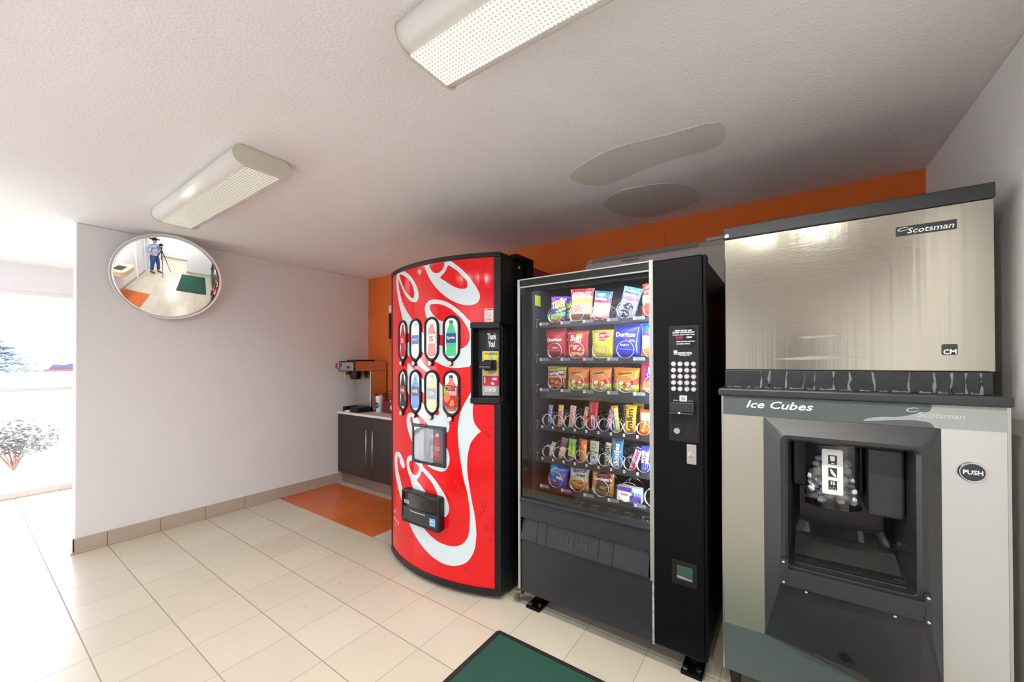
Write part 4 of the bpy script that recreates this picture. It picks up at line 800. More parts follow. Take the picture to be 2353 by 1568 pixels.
bag('corn_snack_bag', 3.107, 1.203, .122, .128, (214, 190, 60), 'yellow and dark red corn snack bag, left end of the third shelf', 'snack', GC, tilt=1, thick=.042, decals=[
    ('p', [(-.5, 0), (.5, 0), (.5, .50), (.1, .42), (-.5, .56)], (140, 44, 38)), ('t', 'Chester', -.38, .1, .86, .95, (110, 120, 40), 10, .2), ('p', [(-.4, .58), (.46, .62), (.46, .86), (-.4, .78)], (120, 40, 110)), ('t', 'FANTASTIX!', -.38, .45, .60, .82, Wt, 8), ('c', -.3, .3, .1, .36, (205, 110, 70, .012), 12), ('p', [(-.45, .48), (.4, .54), (.4, .57), (-.45, .52)], (235, 120, 40))])
ch = None
for i, (cx, w_, lb) in enumerate(((3.237, .128, 'orange corn snack bag on the third shelf, left one of the three alike'), (3.364, .126, 'orange puffed corn snack bag, middle one of the three alike on the third shelf'), (3.497, .136, 'orange puffed corn snack bag on the third shelf, right one of the three alike'))):
    bag('corn_snack_bag', cx, 1.201, w_, .126, (232, 128, 30), lb, 'snack', GC, tilt=(1, 0, 2)[i], thick=.042, seed=20 + i, decals=[
        ('p', [(-.5, 0), (.5, 0), (.5, .36), (.1, .30), (-.5, .46)], (170, 190, 50)), ('p', [(-.5, .46), (.1, .40), (.5, .62), (.5, .36), (.1, .26), (-.5, .40)], (200, 40, 36)), ('t', 'Cheetos', -.30, .28, .66, .88, Y_, 12, .15), ('t', 'Cheetos', -.29, .27, .68, .86, Bk, 12, .15), ('c', -.3, .34, .10, .40, (232, 225, 190, .012), 12, ), ('c', -.3, .34, .10, .40, (190, 90, 40, .008), 8, 9)])
bag('chip_mix_bag', 3.618, 1.204, .104, .150, (206, 36, 66), 'crimson and navy snack mix bag at the right end of the third shelf', 'snack', GC, tilt=2, thick=.042, decals=[
    ('p', [(-.2, .48), (.5, .46), (.5, .88), (-.2, .86)], (44, 34, 130)), ('t', 'MUN\nCHIES', -.14, .46, .52, .84, Wt), ('p', [(-.5, 0), (.5, 0), (.5, .34), (-.1, .40), (-.5, .24)], (190, 110, 60)), ('c', -.3, .4, .06, .3, (225, 190, 130, .014), 8)])
# candy bars
def bar(cx, z0, w_, h_, col, label, tilt=0, decals=(), name='candy_bar', grp=GD, thick=.018, cat='snack', **k):
    return bag(name, cx, z0, w_, h_, col, label, cat, grp, tilt=tilt, thick=thick, decals=decals, waist=.9, crimp=.05, y=-.975, **k)
bar(3.062, 1.010, .028, .105, (120, 110, 190), 'violet candy bar with white upright lettering, left end of the fourth shelf', 6, [('p', [(-.4, .10), (.4, .10), (.4, .93), (-.4, .93)], (210, 205, 240)), ('t', 'SNICKERS', -.36, .30, .12, .92, (60, 40, 130), 90)])
bar(3.128, 1.000, .033, .118, (206, 190, 120), 'gold candy bar with red and white lettering, second on the fourth shelf', 4, [('t', 'TWIX', -.48, .48, .10, .80, Wt, 90, .1), ('t', 'TWIX', -.40, .40, .13, .77, (205, 30, 60), 90, .1)])
bar(3.196, 1.001, .036, .118, (205, 205, 240), 'white and orange candy bar with grey crimped end, third on the fourth shelf', 7, [('p', [(-.3, .08), (.32, .08), (.32, .95), (-.3, .95)], (240, 150, 110)), ('t', 'PAYDAY', -.36, .34, .12, .92, Wt, 90), ('t', 'PAYDAY', -.26, .26, .13, .90, (225, 90, 50), 90)])
bar(3.268, 1.000, .024, .120, (235, 180, 40), 'narrow yellow candy tube with teal foot, fourth on the fourth shelf', 11, [('p', full(0, .16), (40, 170, 160)), ('p', full(.62, .86), (240, 215, 225)), ('p', full(.84, .95), (120, 190, 120)), ('t', 'STARBURST', -.3, .3, .18, .84, (215, 70, 50), 90)])
bar(3.322, 1.000, .056, .165, (196, 32, 52), 'tall red licorice pack with a white upright label, fifth on the fourth shelf', 2, [('p', full(.90, 1), (150, 20, 30)), ('p', [(-.1, .03), (.26, .03), (.26, .46), (-.1, .46)], (222, 226, 245)), ('t', 'Twizzlers', -.06, .20, .06, .44, (60, 50, 90), 90), ('p', [(-.34, .55), (-.28, .55), (-.28, .86), (-.34, .86)], (150, 30, 45)), ('p', [(-.16, .55), (-.10, .55), (-.10, .86), (-.16, .86)], (225, 120, 130)), ('p', [(.1, .55), (.16, .55), (.16, .86), (.1, .86)], (150, 30, 45))], thick=.026)
bar(3.402, 1.003, .026, .118, (232, 215, 235), 'slim white candy bar with crimson lettering and blue ends, sixth on the fourth shelf', 13, [('p', full(0, .15), (70, 50, 190)), ('p', full(.93, 1), (70, 50, 190)), ('t', 'BABY RUTH', -.34, .34, .17, .92, (205, 40, 90), 90)])
bf = bar(3.452, 1.001, .037, .132, (238, 215, 70), 'yellow candy bar with pale blue lettering, leaning left, seventh on the fourth shelf', -6, [('p', full(.91, 1), (235, 160, 30)), ('p', [(-.34, .08), (.18, .08), (.12, .86), (-.3, .86)], (200, 225, 245)), ('t', 'Butterfinger', -.30, .12, .10, .84, (60, 80, 170), 90)], thick=.022)
c = copy_tree(bf); c.location = (3.475, -.905, 1.0); c.rotation_euler = (0, radians(2), 0); c['label'] = 'yellow candy bar partly hidden behind the leaning yellow one on the fourth shelf'
mm = bar(3.518, 1.0, .058, .143, (240, 190, 20), 'wide yellow chocolate candy bag with brown upright lettering, eighth on the fourth shelf', 3, [('t', 'm&m', -.28, .28, .18, .86, (75, 42, 22), 90), ('e', .2, .16, .10, .045, (180, 30, 40)), ('e', .1, .09, .09, .04, (60, 120, 210)), ('e', .3, .06, .08, .03, (80, 190, 120)), ('e', -.3, .88, .1, .03, (120, 140, 60))], thick=.03)
c = copy_tree(mm); c.location = (3.532, -.905, 1.008); c['label'] = 'yellow candy bag standing behind the wide yellow one on the fourth shelf'
bar(3.590, .998, .060, .126, (236, 84, 34), 'orange peanut butter cup pack with yellow lettering, right end of the fourth shelf', 4, [('p', full(.60, .88), (220, 170, 160)), ('p', [(-.3, .55), (.4, .66), (.35, .76), (-.3, .68)], (240, 232, 240)), ('t', "Reese's", -.28, .20, .12, .72, Y_, 78, .2), ('p', [(.22, .16), (.32, .16), (.34, .62), (.25, .62)], (120, 60, 30))], thick=.026)
# fifth shelf
bar(3.070, .826, .028, .085, (176, 172, 110), 'small clear pouch with a white slip, left end of the fifth shelf', 14, [('p', full(0, .42), (214, 200, 110)), ('p', [(-.4, .42), (.3, .42), (.3, .72), (-.4, .72)], (225, 220, 245))], 'snack_pouch', GE)
bar(3.135, .824, .042, .118, (120, 90, 92), 'brown wrapped cookie stack pack, second on the fifth shelf', 12, [('e', -.05, .18, .46, .20, (225, 185, 130)), ('e', .1, .46, .44, .13, (232, 200, 150)), ('p', full(.62, .66), (90, 60, 66)), ('p', full(.72, .76), (90, 60, 66)), ('e', .05, .22, .12, .06, (215, 200, 220))], 'cookie_pack', GE, rough=.35)
bar(3.196, .818, .045, .120, (128, 180, 60), 'lime green granola bar with a dark foot, third on the fifth shelf', 4, [('p', [(-.5, .22), (-.1, .26), (.0, .22), (.5, .16), (.5, .70), (.0, .62), (-.5, .70)], (190, 215, 60)), ('p', [(-.5, 0), (.5, 0), (.5, .16), (.0, .24), (-.5, .22)], (70, 74, 84)), ('t', 'OATS', -.3, .3, .06, .14, Wt), ('p', [(-.05, .3), (.12, .3), (.16, .9), (.02, .9)], (60, 140, 80))], 'granola_bar', GE)
bar(3.262, .812, .050, .132, (226, 104, 50), 'orange and yellow snack bar with a purple edge, fourth on the fifth shelf', 2, [('p', [(-.5, .2), (-.22, .1), (-.2, .96), (-.5, .96)], (120, 50, 80)), ('p', [(.1, .14), (.42, .14), (.44, .80), (.16, .80)], (235, 215, 50)), ('t', 'PEANUT', .14, .38, .2, .7, (170, 130, 30), 90), ('t', 'CHEWY', -.42, -.30, .3, .7, Wt, 90)], 'granola_bar', GE)
bar(3.325, .812, .050, .130, (200, 200, 205), 'pale grey and cream energy bar, fifth on the fifth shelf', 3, [('p', full(.58, .97), (190, 180, 155)), ('e', .0, .80, .24, .10, (110, 80, 60)), ('e', .0, .80, .16, .06, (215, 200, 180)), ('p', full(.50, .60), (70, 140, 120)), ('t', 'bar', -.2, .3, .3, .45, (120, 120, 150))], 'energy_bar', GE)
bar(3.398, .814, .034, .128, (215, 212, 175), 'cream chewy bar with black upright lettering, sixth on the fifth shelf', 5, [('t', 'SATURDAY', -.42, .42, .10, .92, (40, 34, 50), 90), ('p', full(0, .08), (200, 196, 130))], 'chewy_bar', GE)
bar(3.452, .814, .060, .156, (38, 128, 190), 'sky blue fruit candy bag with white upright lettering, seventh on the fifth shelf', 2, [('p', [(-.5, .05), (-.2, .05), (-.15, .98), (-.5, .98)], (70, 170, 215)), ('t', 'Skittles', -.26, .24, .08, .84, Wt, 90), ('e', -.3, .16, .10, .05, (240, 190, 50)), ('e', -.32, .86, .12, .05, (230, 120, 50)), ('e', -.3, .76, .10, .04, (60, 170, 110)), ('e', .30, .70, .07, .03, (230, 70, 60)), ('e', .34, .60, .07, .03, (240, 190, 50)), ('e', -.3, .4, .08, .03, (200, 60, 120))], 'candy_bag', GE, thick=.028)
bar(3.525, .812, .036, .130, (206, 190, 235), 'tilted white and crimson chocolate bar, eighth on the fifth shelf', 18, [('p', [(-.1, .08), (.5, .08), (.5, .42), (.1, .42)], (190, 40, 80)), ('t', '3 Musketeers', -.34, .30, .12, .94, (205, 50, 60), 90), ('p', full(.9, .98), (60, 50, 110))], grp=GE)
bar(3.590, .810, .048, .138, (46, 52, 170), 'deep blue coconut bar with white upright lettering, right end of the fifth shelf', 3, [('p', [(-.4, .40), (.36, .40), (.42, .80), (-.4, .84)], (170, 165, 160)), ('t', 'Almond Joy', -.26, .24, .07, .84, Wt, 90), ('t', 'Almond Joy', -.22, .20, .08, .83, (60, 34, 22), 90)], grp=GE)
# bottom shelf
bag('snack_mix_bag', 3.110, .668, .118, .118, (38, 92, 190), 'blue snack mix bag with red and white lettering, left on the bottom shelf', 'snack', GF, tilt=8, thick=.04, decals=[
    ('p', [(-.5, .45), (-.2, .45), (.0, 1), (-.5, 1)], (50, 150, 205)), ('t', 'ARCTIC', -.46, -.05, .60, .90, (190, 220, 240), 50), ('t', 'Chex', -.10, .42, .56, .74, (240, 200, 190), 0, .1), ('t', 'Chex', -.09, .41, .57, .73, (190, 40, 40), 0, .1), ('t', 'mix', -.02, .36, .38, .54, (235, 238, 245)), ('e', -.12, .24, .10, .07, (190, 120, 70)), ('e', .0, .16, .08, .05, (120, 70, 50))])
bag('cookie_bag', 3.240, .668, .116, .124, (206, 198, 168), 'cream cookie bag with dark script and a cookie picture, second on the bottom shelf', 'snack', GF, tilt=2, thick=.04, decals=[
    ('p', [(-.32, .62), (.42, .70), (.42, .94), (-.32, .90)], (190, 195, 205)), ('t', 'Famous', -.30, .38, .76, .92, (32, 30, 44), 6, .3), ('t', 'Amos', -.12, .36, .60, .76, (32, 30, 44), 6, .3), ('p', [(-.45, .08), (.45, .05), (.46, .42), (.1, .50), (-.45, .38)], (196, 140, 84), 1), ('c', -.38, .38, .12, .42, (96, 54, 30, .005), 26)])
bag('snack_mix_bag', 3.372, .668, .126, .130, (206, 146, 62), 'tan snack mix bag with a maroon circle and white script, third on the bottom shelf', 'snack', GF, tilt=3, thick=.042, decals=[
    ('e', .08, .68, .36, .26, (110, 28, 30)), ('t', "Gardetto's", -.36, .44, .58, .76, Wt, 4, .2), ('p', [(-.22, .2), (.3, .2), (.34, .46), (-.2, .46)], (58, 66, 40), 1), ('t', 'Original\nRecipe', -.1, .24, .28, .40, (200, 196, 120)), ('c', -.36, .36, .06, .2, (160, 96, 44, .010), 12)])
px = thing('medicine_box', (3.515, -.97, .664), 'white and violet medicine carton lying on the bottom shelf at right', 'carton', GF)
newobj('carton', bx(3.455, 3.576, -.992, -.952, .666, .735), K['wht'], px, bevel=.001)
newobj('carton_print', join(slab([(3.455, .716), (3.530, .712), (3.530, .735), (3.455, .735)], .0002, .001, front(-.992)), slab([(3.520, .668), (3.576, .668), (3.576, .698), (3.520, .698)], .0002, .001, front(-.992))), mat('carton_violet', sr(96, 60, 170), .4), px)
newobj('carton_stripe', slab([(3.530, .698), (3.576, .698), (3.576, .715), (3.530, .715)], .0002, .001, front(-.992)), mat('carton_teal', sr(80, 150, 175), .4), px)
newobj('carton_lettering', mapped(text2('TRAVEL', 3.475, 3.512, .694, .703), lambda u, v, h: (u, -.9935, v)), K['ink'], px)

# ------------------------------------------------------------------ ice machine
def steelmat(name, col, rough, an=.5):
    m = bpy.data.materials.new(name); m.use_nodes = True; n, l = nt(m); b = n['Principled BSDF']
    b.inputs['Base Color'].default_value = col + (1,); b.inputs['Metallic'].default_value = 1; b.inputs['Roughness'].default_value = rough
    tc = n.new('ShaderNodeTexCoord'); mp = n.new('ShaderNodeMapping'); mp.inputs['Scale'].default_value = (6, 1, 900)
    no = n.new('ShaderNodeTexNoise'); no.inputs['Scale'].default_value = 1; no.inputs['Detail'].default_value = 2
    mp2 = n.new('ShaderNodeMapping'); mp2.inputs['Scale'].default_value = (60, 1, .6); n2 = n.new('ShaderNodeTexNoise'); n2.inputs['Scale'].default_value = 1; n2.inputs['Detail'].default_value = 1
    bp = n.new('ShaderNodeBump'); bp.inputs['Strength'].default_value = .12; bp.inputs['Distance'].default_value = .001
    b2 = n.new('ShaderNodeBump'); b2.inputs['Strength'].default_value = .10; b2.inputs['Distance'].default_value = .004
    l.new(tc.outputs['Object'], mp.inputs[0]); l.new(mp.outputs[0], no.inputs['Vector']); l.new(no.outputs['Fac'], bp.inputs['Height'])
    l.new(tc.outputs['Object'], mp2.inputs[0]); l.new(mp2.outputs[0], n2.inputs['Vector']); l.new(n2.outputs['Fac'], b2.inputs['Height'])
    l.new(bp.outputs[0], b2.inputs['Normal']); l.new(b2.outputs[0], b.inputs['Normal'])
    return m
stl = steelmat('brushed_stainless_sheet', (.50, .48, .405), .17)
st2 = steelmat('dull_stainless_sheet', (.58, .565, .49), .42)
ig = mat('slate_grey_plastic', sr(48, 51, 54), .42, bump=.08, bscale=200)
blue_grey = mat('slate_band_film', sr(82, 91, 91), .35, mottle=.03, mscale=4)
pearl = mat('pearl_black_plastic', (.024, .025, .028), .30, bump=.25, bscale=500, coat=.2)
YU, YF = -1.03, -1.09
im = thing('ice_maker', (4.32, -.6, 1.25), 'stainless steel ice maker head on top of the ice dispenser, by the right wall', 'ice maker')
newobj('body', bx(3.944, 4.694, YU + .012, -.42, 1.322, 1.875), stl, im, bevel=.003)
newobj('front_sheet', bx(3.9435, 4.6945, YU, YU + .012, 1.3235, 1.872), stl, im, bevel=.003)
newobj('top_cover', bx(3.940, 4.698, YU - .004, -.415, 1.8725, 1.922), ig, im, bevel=.004)
newobj('base_rail', bx(3.942, 4.690, YU + .004, -.42, 1.249, 1.3215), mat('limescaled_rail', (.022, .024, .027), .45, mottle=.5, mscale=20), im, bevel=.002)
sc_ = B(); rr = random.Random(5)
for k in range(13):
    x = (4.07, 4.10, 4.155, 4.21, 4.245, 4.30, 4.345, 4.41, 4.50, 4.56, 4.60, 4.63, 4.665)[k]
    poly = [(x + rr.uniform(-.004, .004) + sgn * rr.uniform(.0008, .0035), 1.250 + q * .068) for sgn, qs in ((1, (0, .3, .6, 1)), (-1, (1, .6, .3, 0))) for q in qs]
    join(sc_, slab(poly, .0002, .0006, front(YU + .004)))
x = 3.95
while x < 4.68:
    L = rr.uniform(.01, .05); join(sc_, slab([(x, 1.2495), (x + L, 1.2495), (x + L * .8, 1.2495 + rr.uniform(.002, .007)), (x + L * .4, 1.252), (x + L * .1, 1.2495 + rr.uniform(.002, .008))], .0002, .0008, front(YU + .004))); x += L + rr.uniform(.002, .02)
newobj('limescale', sc_, mat('limescale_crust', sr(120, 128, 126), .8, mottle=.5, mscale=90), im)
newobj('screw', join(lathe(B(), (3.953, YU - .004, 1.886), [(.009, 0), (.009, -.002), (.006, -.003)], 18, 'y')), K['chrome'], im)
newobj('screw', join(lathe(B(), (4.685, YU - .004, 1.886), [(.007, 0), (.007, -.001), (.005, -.0005)], 18, 'y')), ig, im)
def swoosh(x, z, w_, h_, y, h):
    o = [(x + w_ * cos(a * pi / 16) , z + h_ * sin(a * pi / 16) + .12 * w_ * cos(a * pi / 16)) for a in range(3, 31)]
    i_ = [(x + w_ * .86 * cos(a * pi / 16) + w_ * .08, z + h_ * .72 * sin(a * pi / 16) + .12 * w_ * cos(a * pi / 16)) for a in range(3, 31)]
    return slab(o + i_[::-1], h, h + .0006, front(y))
lg = mat('printed_silver', sr(190, 194, 192), .4)
bd = newobj('maker_badge', slab(rrect(4.470, 4.614, 1.789, 1.821, .002), 0, .003, front(YU)), mat('badge_dark', sr(48, 56, 58), .3), im, bevel=.0008)
newobj('badge_lettering', join(mapped(text2('Scotsman', 4.498, 4.608, 1.794, 1.813, bold=.012, shear=.2), lambda u, v, h: (u, YU - .0036, v)), swoosh(4.488, 1.811, .014, .006, YU, .0031)), K['wht'], bd)
cb = newobj('model_badge', slab(rrect(4.577, 4.613, 1.377, 1.413, .005), 0, .003, front(YU)), mat('badge_dark', sr(48, 56, 58), .3), im, bevel=.0008)
newobj('badge_lettering', mapped(text2('CM', 4.580, 4.610, 1.379, 1.396, bold=.03), lambda u, v, h: (u, YU - .0036, v)), K['wht'], cb)
newobj('tape_residue', join(slab([(4.11, 1.366), (4.25, 1.378), (4.40, 1.372), (4.33, 1.366), (4.20, 1.362)], 0, .0003, front(YU)), slab([(4.19, 1.452), (4.31, 1.456), (4.31, 1.450), (4.22, 1.444)], 0, .0003, front(YU)), slab([(4.33, 1.450), (4.338, 1.450), (4.338, 1.430), (4.334, 1.430)], 0, .0003, front(YU))), mat('tape_residue', sr(150, 147, 132), .6), im)

dn = thing('ice_dispenser', (4.32, -.65, 0), 'floor standing ice dispenser with a dark recessed bay and a round PUSH button', 'ice dispenser')
newobj('body', join(bx(3.938, 4.700, -.78, -.40, .115, 1.218), bx(3.938, 4.10, -1.088, -.78, .115, 1.218), bx(4.545, 4.700, -1.088, -.78, .115, 1.218), bx(4.10, 4.545, -1.085, -.78, 1.10, 1.218), bx(4.10, 4.545, -1.085, -.78, .115, .52)), st2, dn, bevel=.002)
newobj('lid', bx(3.926, 4.709, -1.107, -.395, 1.2185, 1.248), ig, dn, bevel=.006)
newobj('side_edge', join(bx(3.9365, 3.9425, YF - .003, -1.08, .108, 1.217), bx(4.6975, 4.705, YF - .003, -1.08, .108, 1.217)), K['alu'], dn)
newobj('left_panel', slab([(3.943, .294), (4.081, .298), (4.081, 1.142), (3.943, 1.142)], 0, .003, front(YF)), st2, dn)
newobj('right_panel', slab([(4.560, .108), (4.697, .108), (4.697, 1.142), (4.560, 1.142)], 0, .003, front(YF)), mat('light_stainless', (.72, .73, .71), .38, .85, aniso=.3), dn)
hb = newobj('header_band', slab([(3.943, 1.142), (4.697, 1.142), (4.697, 1.217), (3.943, 1.217)], 0, .004, front(YF)), blue_grey, dn)
newobj('worn_film', join(slab(smoothloop([(4.545, 1.142), (4.545, 1.142), (4.62, 1.142), (4.697, 1.142), (4.697, 1.142), (4.697, 1.18), (4.697, 1.217), (4.697, 1.217), (4.6, 1.217), (4.54, 1.217), (4.54, 1.217), (4.535, 1.195), (4.51, 1.188), (4.485, 1.178), (4.455, 1.170), (4.42, 1.168), (4.385, 1.160), (4.375, 1.150), (4.44, 1.158), (4.49, 1.163), (4.535, 1.158)], 2), .004, .0045, front(YF))), mat('worn_band_film', sr(158, 164, 162), .4, .2, mottle=.06, mscale=12), hb)
newobj('header_lettering', mapped(text2('Ice Cubes', 4.024, 4.236, 1.174, 1.203, bold=.015, shear=.3), lambda u, v, h: (u, YF - .0048, v)), K['wht'], hb)
newobj('maker_lettering', join(mapped(text2('Scotsman', 4.506, 4.612, 1.174, 1.192, bold=.01, shear=.2), lambda u, v, h: (u, YF - .0052, v)), swoosh(4.496, 1.197, .016, .007, YF, .0048)), lg, hb)
newobj('lower_panel', slab([(3.943, .108), (4.560, .108), (4.560, .30), (4.081, .298), (3.943, .294)], 0, .003, front(YF)), blue_grey, dn)
# moulded surround: outer outline -> raised ring -> opening -> recess
f0 = front(YF)
def lp(pts, h): return [(u, YF - h, v) for u, v in pts]
oc = [(4.081, 1.141), (4.560, 1.141), (4.5595, .300), (4.559, .120), (4.078, .298)]
def quadring(a0, a1, b0, b1, r, h, n=6): return [(u, YF - h, v) for u, v in rrect(a0, a1, b0, b1, r, n)]
bm = B()
Rg = [[(u, YF - .003, v) for u, v in rrect(4.081, 4.560, .298, 1.141, .006, 6)], quadring(4.135, 4.522, .525, 1.083, .022, .040), quadring(4.147, 4.508, .560, 1.070, .016, .040),
      quadring(4.158, 4.496, .598, 1.062, .012, .030), quadring(4.165, 4.490, .602, 1.055, .012, -.05), [(u, -.86, v) for u, v in rrect(4.180, 4.478, .640, 1.045, .02, 6)], [(u, -.835, v) for u, v in rrect(4.200, 4.460, .68, 1.03, .03, 6)]]
loft(bm, Rg, cap=False); bm.verts.ensure_lookup_table(); n_ = len(Rg[0]); bm.faces.new([bm.verts[len(Rg) * n_ - n_ + i] for i in range(n_)])
newobj('surround', bm, pearl, dn, smooth=False, bevel=.003)
newobj('apron', loft(B(), [[(4.079, YF - .003, .300), (4.559, YF - .003, .300), (4.5595, YF - .003, .15), (4.40, YF - .003, .235), (4.25, YF - .003, .272)], [(4.150, YF - .0395, .527), (4.507, YF - .0395, .527), (4.50, YF - .024, .28), (4.36, YF - .024, .285), (4.22, YF - .024, .30)]], cap=True), pearl, dn)
newobj('keyhole_lock', join(lathe(B(), (4.317, YF - .024, .320), [(.018, 0), (.018, -.006), (.013, -.004)], 20, 'y'), lathe(B(), (4.317, YF - .027, .320), [(.009, 0), (.009, -.006)], 6, 'y')), K['blackp'], dn)
pl_ = newobj('splash_lip', loft(B(), [[(4.155, y, .597), (4.158, y2, .537), (4.506, y2, .537), (4.511, y, .598)] for y, y2 in ((YF - .062, YF - .060), (YF - .058, YF - .056))]), ig, dn, bevel=.001)
newobj('lip_bracket', join(bx(4.133, 4.158, YF - .058, YF - .036, .535, .628), bx(4.508, 4.526, YF - .058, YF - .036, .53, .622)), pearl, dn, bevel=.002)
newobj('screw', join(*[lathe(B(), (x, YF - hh, z), [(.0042, 0), (.0042, -.0015), (.002, -.003)], 10, 'y') for x, z, hh in ((4.143, .618, .058), (4.143, .545, .058), (4.210, .521, .040), (4.443, .519, .040), (4.517, .612, .058), (4.517, .537, .058))]), K['chrome'], dn)
gr = B()
for i in range(24):
    x = 4.205 + i * .0105
    box(gr, x, x + .004, -1.075, -1.035, .607, .613)
box(gr, 4.18, 4.48, -1.035, -1.03, .606, .614); box(gr, 4.18, 4.48, -1.08, -1.075, .606, .614)
newobj('drip_grille', gr, K['black'], dn)
newobj('drip_tray', loft(B(), [[(x, -1.085, .603), (x, -1.03, .606), (x, -.93, .640), (x, -.90, .66), (x, -.90, .60), (x, -1.085, .599)] for x in (4.178, 4.480)]), mat('wet_grey_tray', (.045, .046, .044), .16, bump=.2, bscale=60), dn, bevel=.002)
newobj('chute_housing', bx(4.392, 4.486, -1.04, -.84, .81, 1.05), pearl, dn, bevel=.008)
newobj('back_housing', bx(4.175, 4.392, -.95, -.84, .86, 1.05), pearl, dn, bevel=.006)
def chl(o_, z): return [(4.215 - o_, -.955, z), (4.372 + o_, -.955, z), (4.372 + o_, -1.02 - o_ * .3, z), (4.335 + o_ * .5, -1.052 - o_, z), (4.252 - o_ * .5, -1.052 - o_, z), (4.215 - o_, -1.02 - o_ * .3, z)]
newobj('ice_chute', loft(B(), [chl(.004, .815), chl(.004, .845), chl(0, .85), chl(0, 1.045)], cap=False), thin_glass('chute_plastic', (.93, .95, .94), 3.0, .06), dn)
newobj('chute_floor', loft(B(), [chl(.003, .815), chl(.003, .818)]), K['clear'], dn)
lb_ = newobj('instruction_label', slab(rrect(4.262, 4.322, .868, 1.033, .006), 0, .0008, front(-1.0525)), K['wht'], dn)
pc = B(); pw_ = B()
for i, zc in enumerate((.995, .949, .902)):
    join(pc, slab([(4.280, zc - .017), (4.305, zc - .017), (4.305, zc + .017), (4.280, zc + .017)], .0008, .0014, front(-1.0525)))
join(pw_, slab([(4.287, .990), (4.298, .990), (4.300, 1.008), (4.285, 1.008)], .0014, .0018, front(-1.0525)), slab([(4.288, .980), (4.297, .980), (4.297, .984), (4.288, .984)], .0014, .0018, front(-1.0525)))
join(pw_, slab(smoothloop([(4.286, .962), (4.291, .958), (4.302, .940), (4.300, .934), (4.292, .940), (4.287, .950)], 3), .0014, .0018, front(-1.0525)))
join(pw_, slab([(4.287, .904), (4.291, .904), (4.291, .916), (4.287, .916)], .0014, .0018, front(-1.0525)), slab([(4.294, .904), (4.298, .904), (4.298, .916), (4.294, .916)], .0014, .0018, front(-1.0525)), *[slab([(x, z), (x + .003, z), (x + .003, z + .003), (x, z + .003)], .0014, .0018, front(-1.0525)) for x, z in ((4.284, .890), (4.289, .886), (4.293, .892), (4.298, .887))])
newobj('pictogram_panel', pc, mat('picto_dark', sr(60, 55, 50), .5), lb_); newobj('pictogram', pw_, K['wht'], lb_)
icem = mat('ice', (.92, .95, .95), .12, spec=.8, coat=.5)
icem.node_tree.nodes['Principled BSDF'].inputs['Transmission Weight'].default_value = .25; icem.node_tree.nodes['Principled BSDF'].inputs['IOR'].default_value = 1.31
ri = random.Random(11); cubes = 0
cube_me = None
ib = B()
for k in range(95):
    x = ri.uniform(4.232, 4.355); y = ri.uniform(-1.035, -.985); z = ri.uniform(.832, .985 if abs(x - 4.293) < .05 else .93)
    b_ = bx(-.012, .012, -.011, .011, -.009, .009); bmesh.ops.bevel(b_, geom=b_.edges[:], offset=.0035, segments=2, affect='EDGES')
    b_.transform(Matrix.Translation((x, y, z)) @ Matrix.Rotation(ri.uniform(0, 3), 4, 'X') @ Matrix.Rotation(ri.uniform(0, 3), 4, 'Z')); join(ib, b_)
tag(newobj('ice_cubes', ib, icem, base=(4.293, -1.0, .82), smooth=True), 'heap of half melted ice cubes in the clear chute of the ice dispenser', 'ice', kind='stuff')
pb = newobj('push_button', lathe(B(), (4.624, YF - .003, 1.014), [(.0315, 0), (.0315, -.008), (.0285, -.012), (.0265, -.012), (.0255, -.008)], 36, 'y'), K['chrome'], dn)
newobj('button_face', lathe(B(), (4.624, YF - .010, 1.014), [(.0265, 0), (.0265, -.004), (.024, -.0055)], 36, 'y'), mat('button_slate', sr(52, 56, 60), .35), pb)
newobj('button_lettering', mapped(text2('PUSH', 4.603, 4.645, 1.007, 1.021, bold=.03), lambda u, v, h: (u, YF - .0162, v)), K['wht'], pb)
for x, y in ((3.975, -1.035), (4.66, -1.035), (3.975, -.46), (4.66, -.46)):
    newobj('leg', lathe(B(), (x, y, 0), [(.016, 0), (.017, .02), (.026, .10), (.030, .114)], 16), K['blackp'], dn, smooth=True)

# ------------------------------------------------------------------ outdoors, seen through the window
def flat(nm, x0, x1, y0, y1, z, m): return struct(nm, bx(x0, x1, y0, y1, z - .05, z), m)
flat('ground', -130, XW - .1, -90, 90, -.10, mat('pale_asphalt', sr(176, 172, 168), .9, mottle=.06, mscale=.5))
struct('sidewalk', bx(-3.75, XW - .1, -12, 8, -.1, -.02), mat('concrete_walk', sr(205, 200, 192), .9, mottle=.04, mscale=3), bevel=.01)
tag(newobj('gravel_bed', bx(-7.2, -3.76, -12, 8, -.1, -.085), mat('pale_gravel', sr(205, 192, 176), .95, bump=1, bscale=60, bdist=.02, mottle=.2, mscale=40)), 'pale gravel planting bed outside the window', 'gravel', kind='stuff')
struct('roadside_kerb', bx(-7.35, -7.2, -12, 8, -.1, .03), mat('kerb_concrete', sr(200, 198, 194), .9))
tag(newobj('grass_strip', bx(-16, -7.35, -40, 12, -.1, -.07), mat('dry_grass', sr(150, 165, 110), .95, bump=1, bscale=40, bdist=.03, mottle=.25, mscale=10)), 'pale dry grass strip beyond the gravel bed', 'grass', kind='stuff')
leafm = mat('shrub_leaf', sr(128, 124, 118), .7); stemm = mat('shrub_stem', sr(165, 125, 115), .8)
pinem = mat('pine_needles', sr(140, 150, 154), .8); barkm = mat('pine_bark', sr(110, 95, 100), .9)
